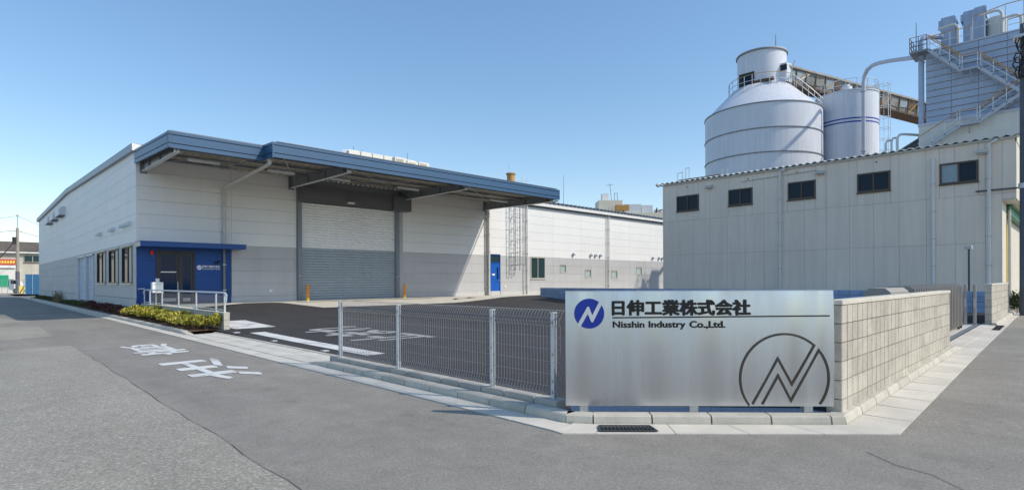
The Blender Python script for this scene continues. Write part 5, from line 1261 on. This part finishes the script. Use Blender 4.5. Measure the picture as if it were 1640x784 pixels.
m_ = MB(); m_.tube([dp(17.3,0,15.2,97),dp(17.0,0,18.2,97)],.04,5); m_.tube([dp(16.4,0,17.9,97),dp(17.6,0,18.0,97)],.03,5); m_.tube([dp(17.8,0,15.2,97),dp(17.8,0,16.6,97)],.04,5); m_.tube([dp(18.3,0,15.2,97),dp(18.3,0,16.6,97)],.04,5); m_.tube([dp(17.8,0,16.5,97),dp(18.3,0,16.5,97)],.04,5); obj('aerial', m_, 'dark_steel', FB)

# ------------------------------------------------------------------ planting
def leafmesh(name, mat, rx, ry, h, n, ls, seed, up=0.5):
    rnd = random.Random(seed); m_ = MB()
    lobes = [(rnd.uniform(-.55,.55)*rx, rnd.uniform(-.5,.5)*ry, rnd.uniform(.45,.75)*h, rnd.uniform(.35,.55)) for _ in range(7)]
    for i in range(n):
        lb = lobes[rnd.randrange(7)]
        th,ph = rnd.uniform(0,2*math.pi), math.acos(rnd.uniform(-.5,1))
        rr = (rnd.random()**.35)*lb[3]
        d = Vector((math.sin(ph)*math.cos(th), math.sin(ph)*math.sin(th), math.cos(ph)))
        p = Vector((lb[0]+d.x*rr*rx, lb[1]+d.y*rr*ry, max(.02,lb[2]+d.z*rr*h*.8)))
        nn = (d+Vector((rnd.uniform(-.8,.8),rnd.uniform(-.8,.8),rnd.uniform(-.3,.9)))).normalized()
        b2 = Vector((d.x*.55+rnd.uniform(-.5,.5),d.y*.55+rnd.uniform(-.5,.5),rnd.uniform(.35,1.1))).normalized(); a = b2.cross(nn).normalized()
        s_ = ls*rnd.uniform(.6,1.3)
        m_.add([p-b2*s_, p+a*s_*.42, p+b2*s_, p-a*s_*.42], [(0,1,2,3)], 1 if rnd.random() < .45 else 0)
    return mesh(name, m_, [mat,'leaf_green2' if mat == 'leaf_yellow' else mat])
def stemmesh(h, seed):
    rnd = random.Random(seed); m_ = MB()
    for i in range(6):
        a = rnd.uniform(0,6.28); m_.tube([(0,0,-.05),(.08*math.cos(a),.08*math.sin(a),h*.4),(.2*math.cos(a),.2*math.sin(a),h*.85)],[.012,.009,.004],4)
    return mesh('stem', m_, 'twig')
def shrubs(name, mat, h, rx, ry, n, ls, spots, labels, cat, grp, seed):
    fol = [leafmesh('foliage', mat, rx, ry, h, n, ls, seed+k) for k in range(4)]; st = [stemmesh(h, seed+k) for k in range(2)]
    rnd = random.Random(seed)
    for i, (x,y_) in enumerate(spots):
        s_ = rnd.uniform(.88,1.14); r_ = root(name, (x,y_,.07), labels(i,len(spots)), cat, grp)
        r_.scale = (s_,s_,s_*rnd.uniform(.9,1.08))
        f_ = link('foliage', fol[i%4], r_, (x,y_,.07)); f_.location = (0,0,0); f_.rotation_euler.z = rnd.uniform(0,6.28)
        t_ = link('stem', st[i%2], r_, (x,y_,.07)); t_.location = (0,0,0)
ORD = ['first','second','third','fourth','fifth','sixth','seventh','eighth','ninth','tenth','eleventh','twelfth','thirteenth','fourteenth','fifteenth','sixteenth','seventeenth','eighteenth','nineteenth','twentieth']
rnd = random.Random(2)
ysp = [18.15+i*.56 for i in range(19)]
shrubs('yellow_shrub','leaf_yellow',.43,.42,.42,1000,.05,[(5.06+rnd.uniform(-.07,.07),y_) for y_ in ysp],
       lambda i,n: 'yellow green clipped shrub in the roadside bed, %s counted from the ramp wall end' % ORD[i],'shrub','yellow shrubs beside the ramp wall',40)
shrubs('red_shrub','leaf_red',.36,.36,.42,420,.05,[(5.0+rnd.uniform(-.06,.06),29.0+i*.72) for i in range(14)],
       lambda i,n: 'low dark red shrub under the warehouse windows, %s beyond the yellow shrubs' % ORD[i],'shrub','dark red shrubs beside the warehouse',60)
shrubs('green_shrub','leaf_green',.30,.36,.60,360,.05,[(5.0+rnd.uniform(-.06,.06),39.6+i*1.05) for i in range(10)]+[(5.0,57+i*1.5) for i in range(8)],
       lambda i,n: 'low dark green shrub along the warehouse plinth, %s beyond the red shrubs' % ORD[i],'shrub','dark green shrubs beside the warehouse',80)
# a bare bush between them
BU = root('bare_bush', (5.0,53,.07), 'leafless brown bush among the shrubs along the warehouse', 'bush')
rnd = random.Random(9); m_ = MB()
for i in range(110):
    a = rnd.uniform(0,6.28); l_ = rnd.uniform(.4,.9); y_ = 53+rnd.uniform(-1.6,1.6); x_ = 5.0+rnd.uniform(-.15,.15)
    m_.tube([(x_,y_,.05),(x_+.1*l_*math.cos(a),y_+.3*l_*math.sin(a),.07+l_*.6),(x_+.2*l_*math.cos(a),y_+.5*l_*math.sin(a),.07+l_)],[.012,.008,.004],4)
obj('twigs', m_, 'weed', BU)
shrubs('corner_shrub','leaf_green',.9,.5,.5,900,.05,[(27.0,1.62)], lambda i,n: 'leafy green bush between the short block wall and the utility pole','shrub',None,95)
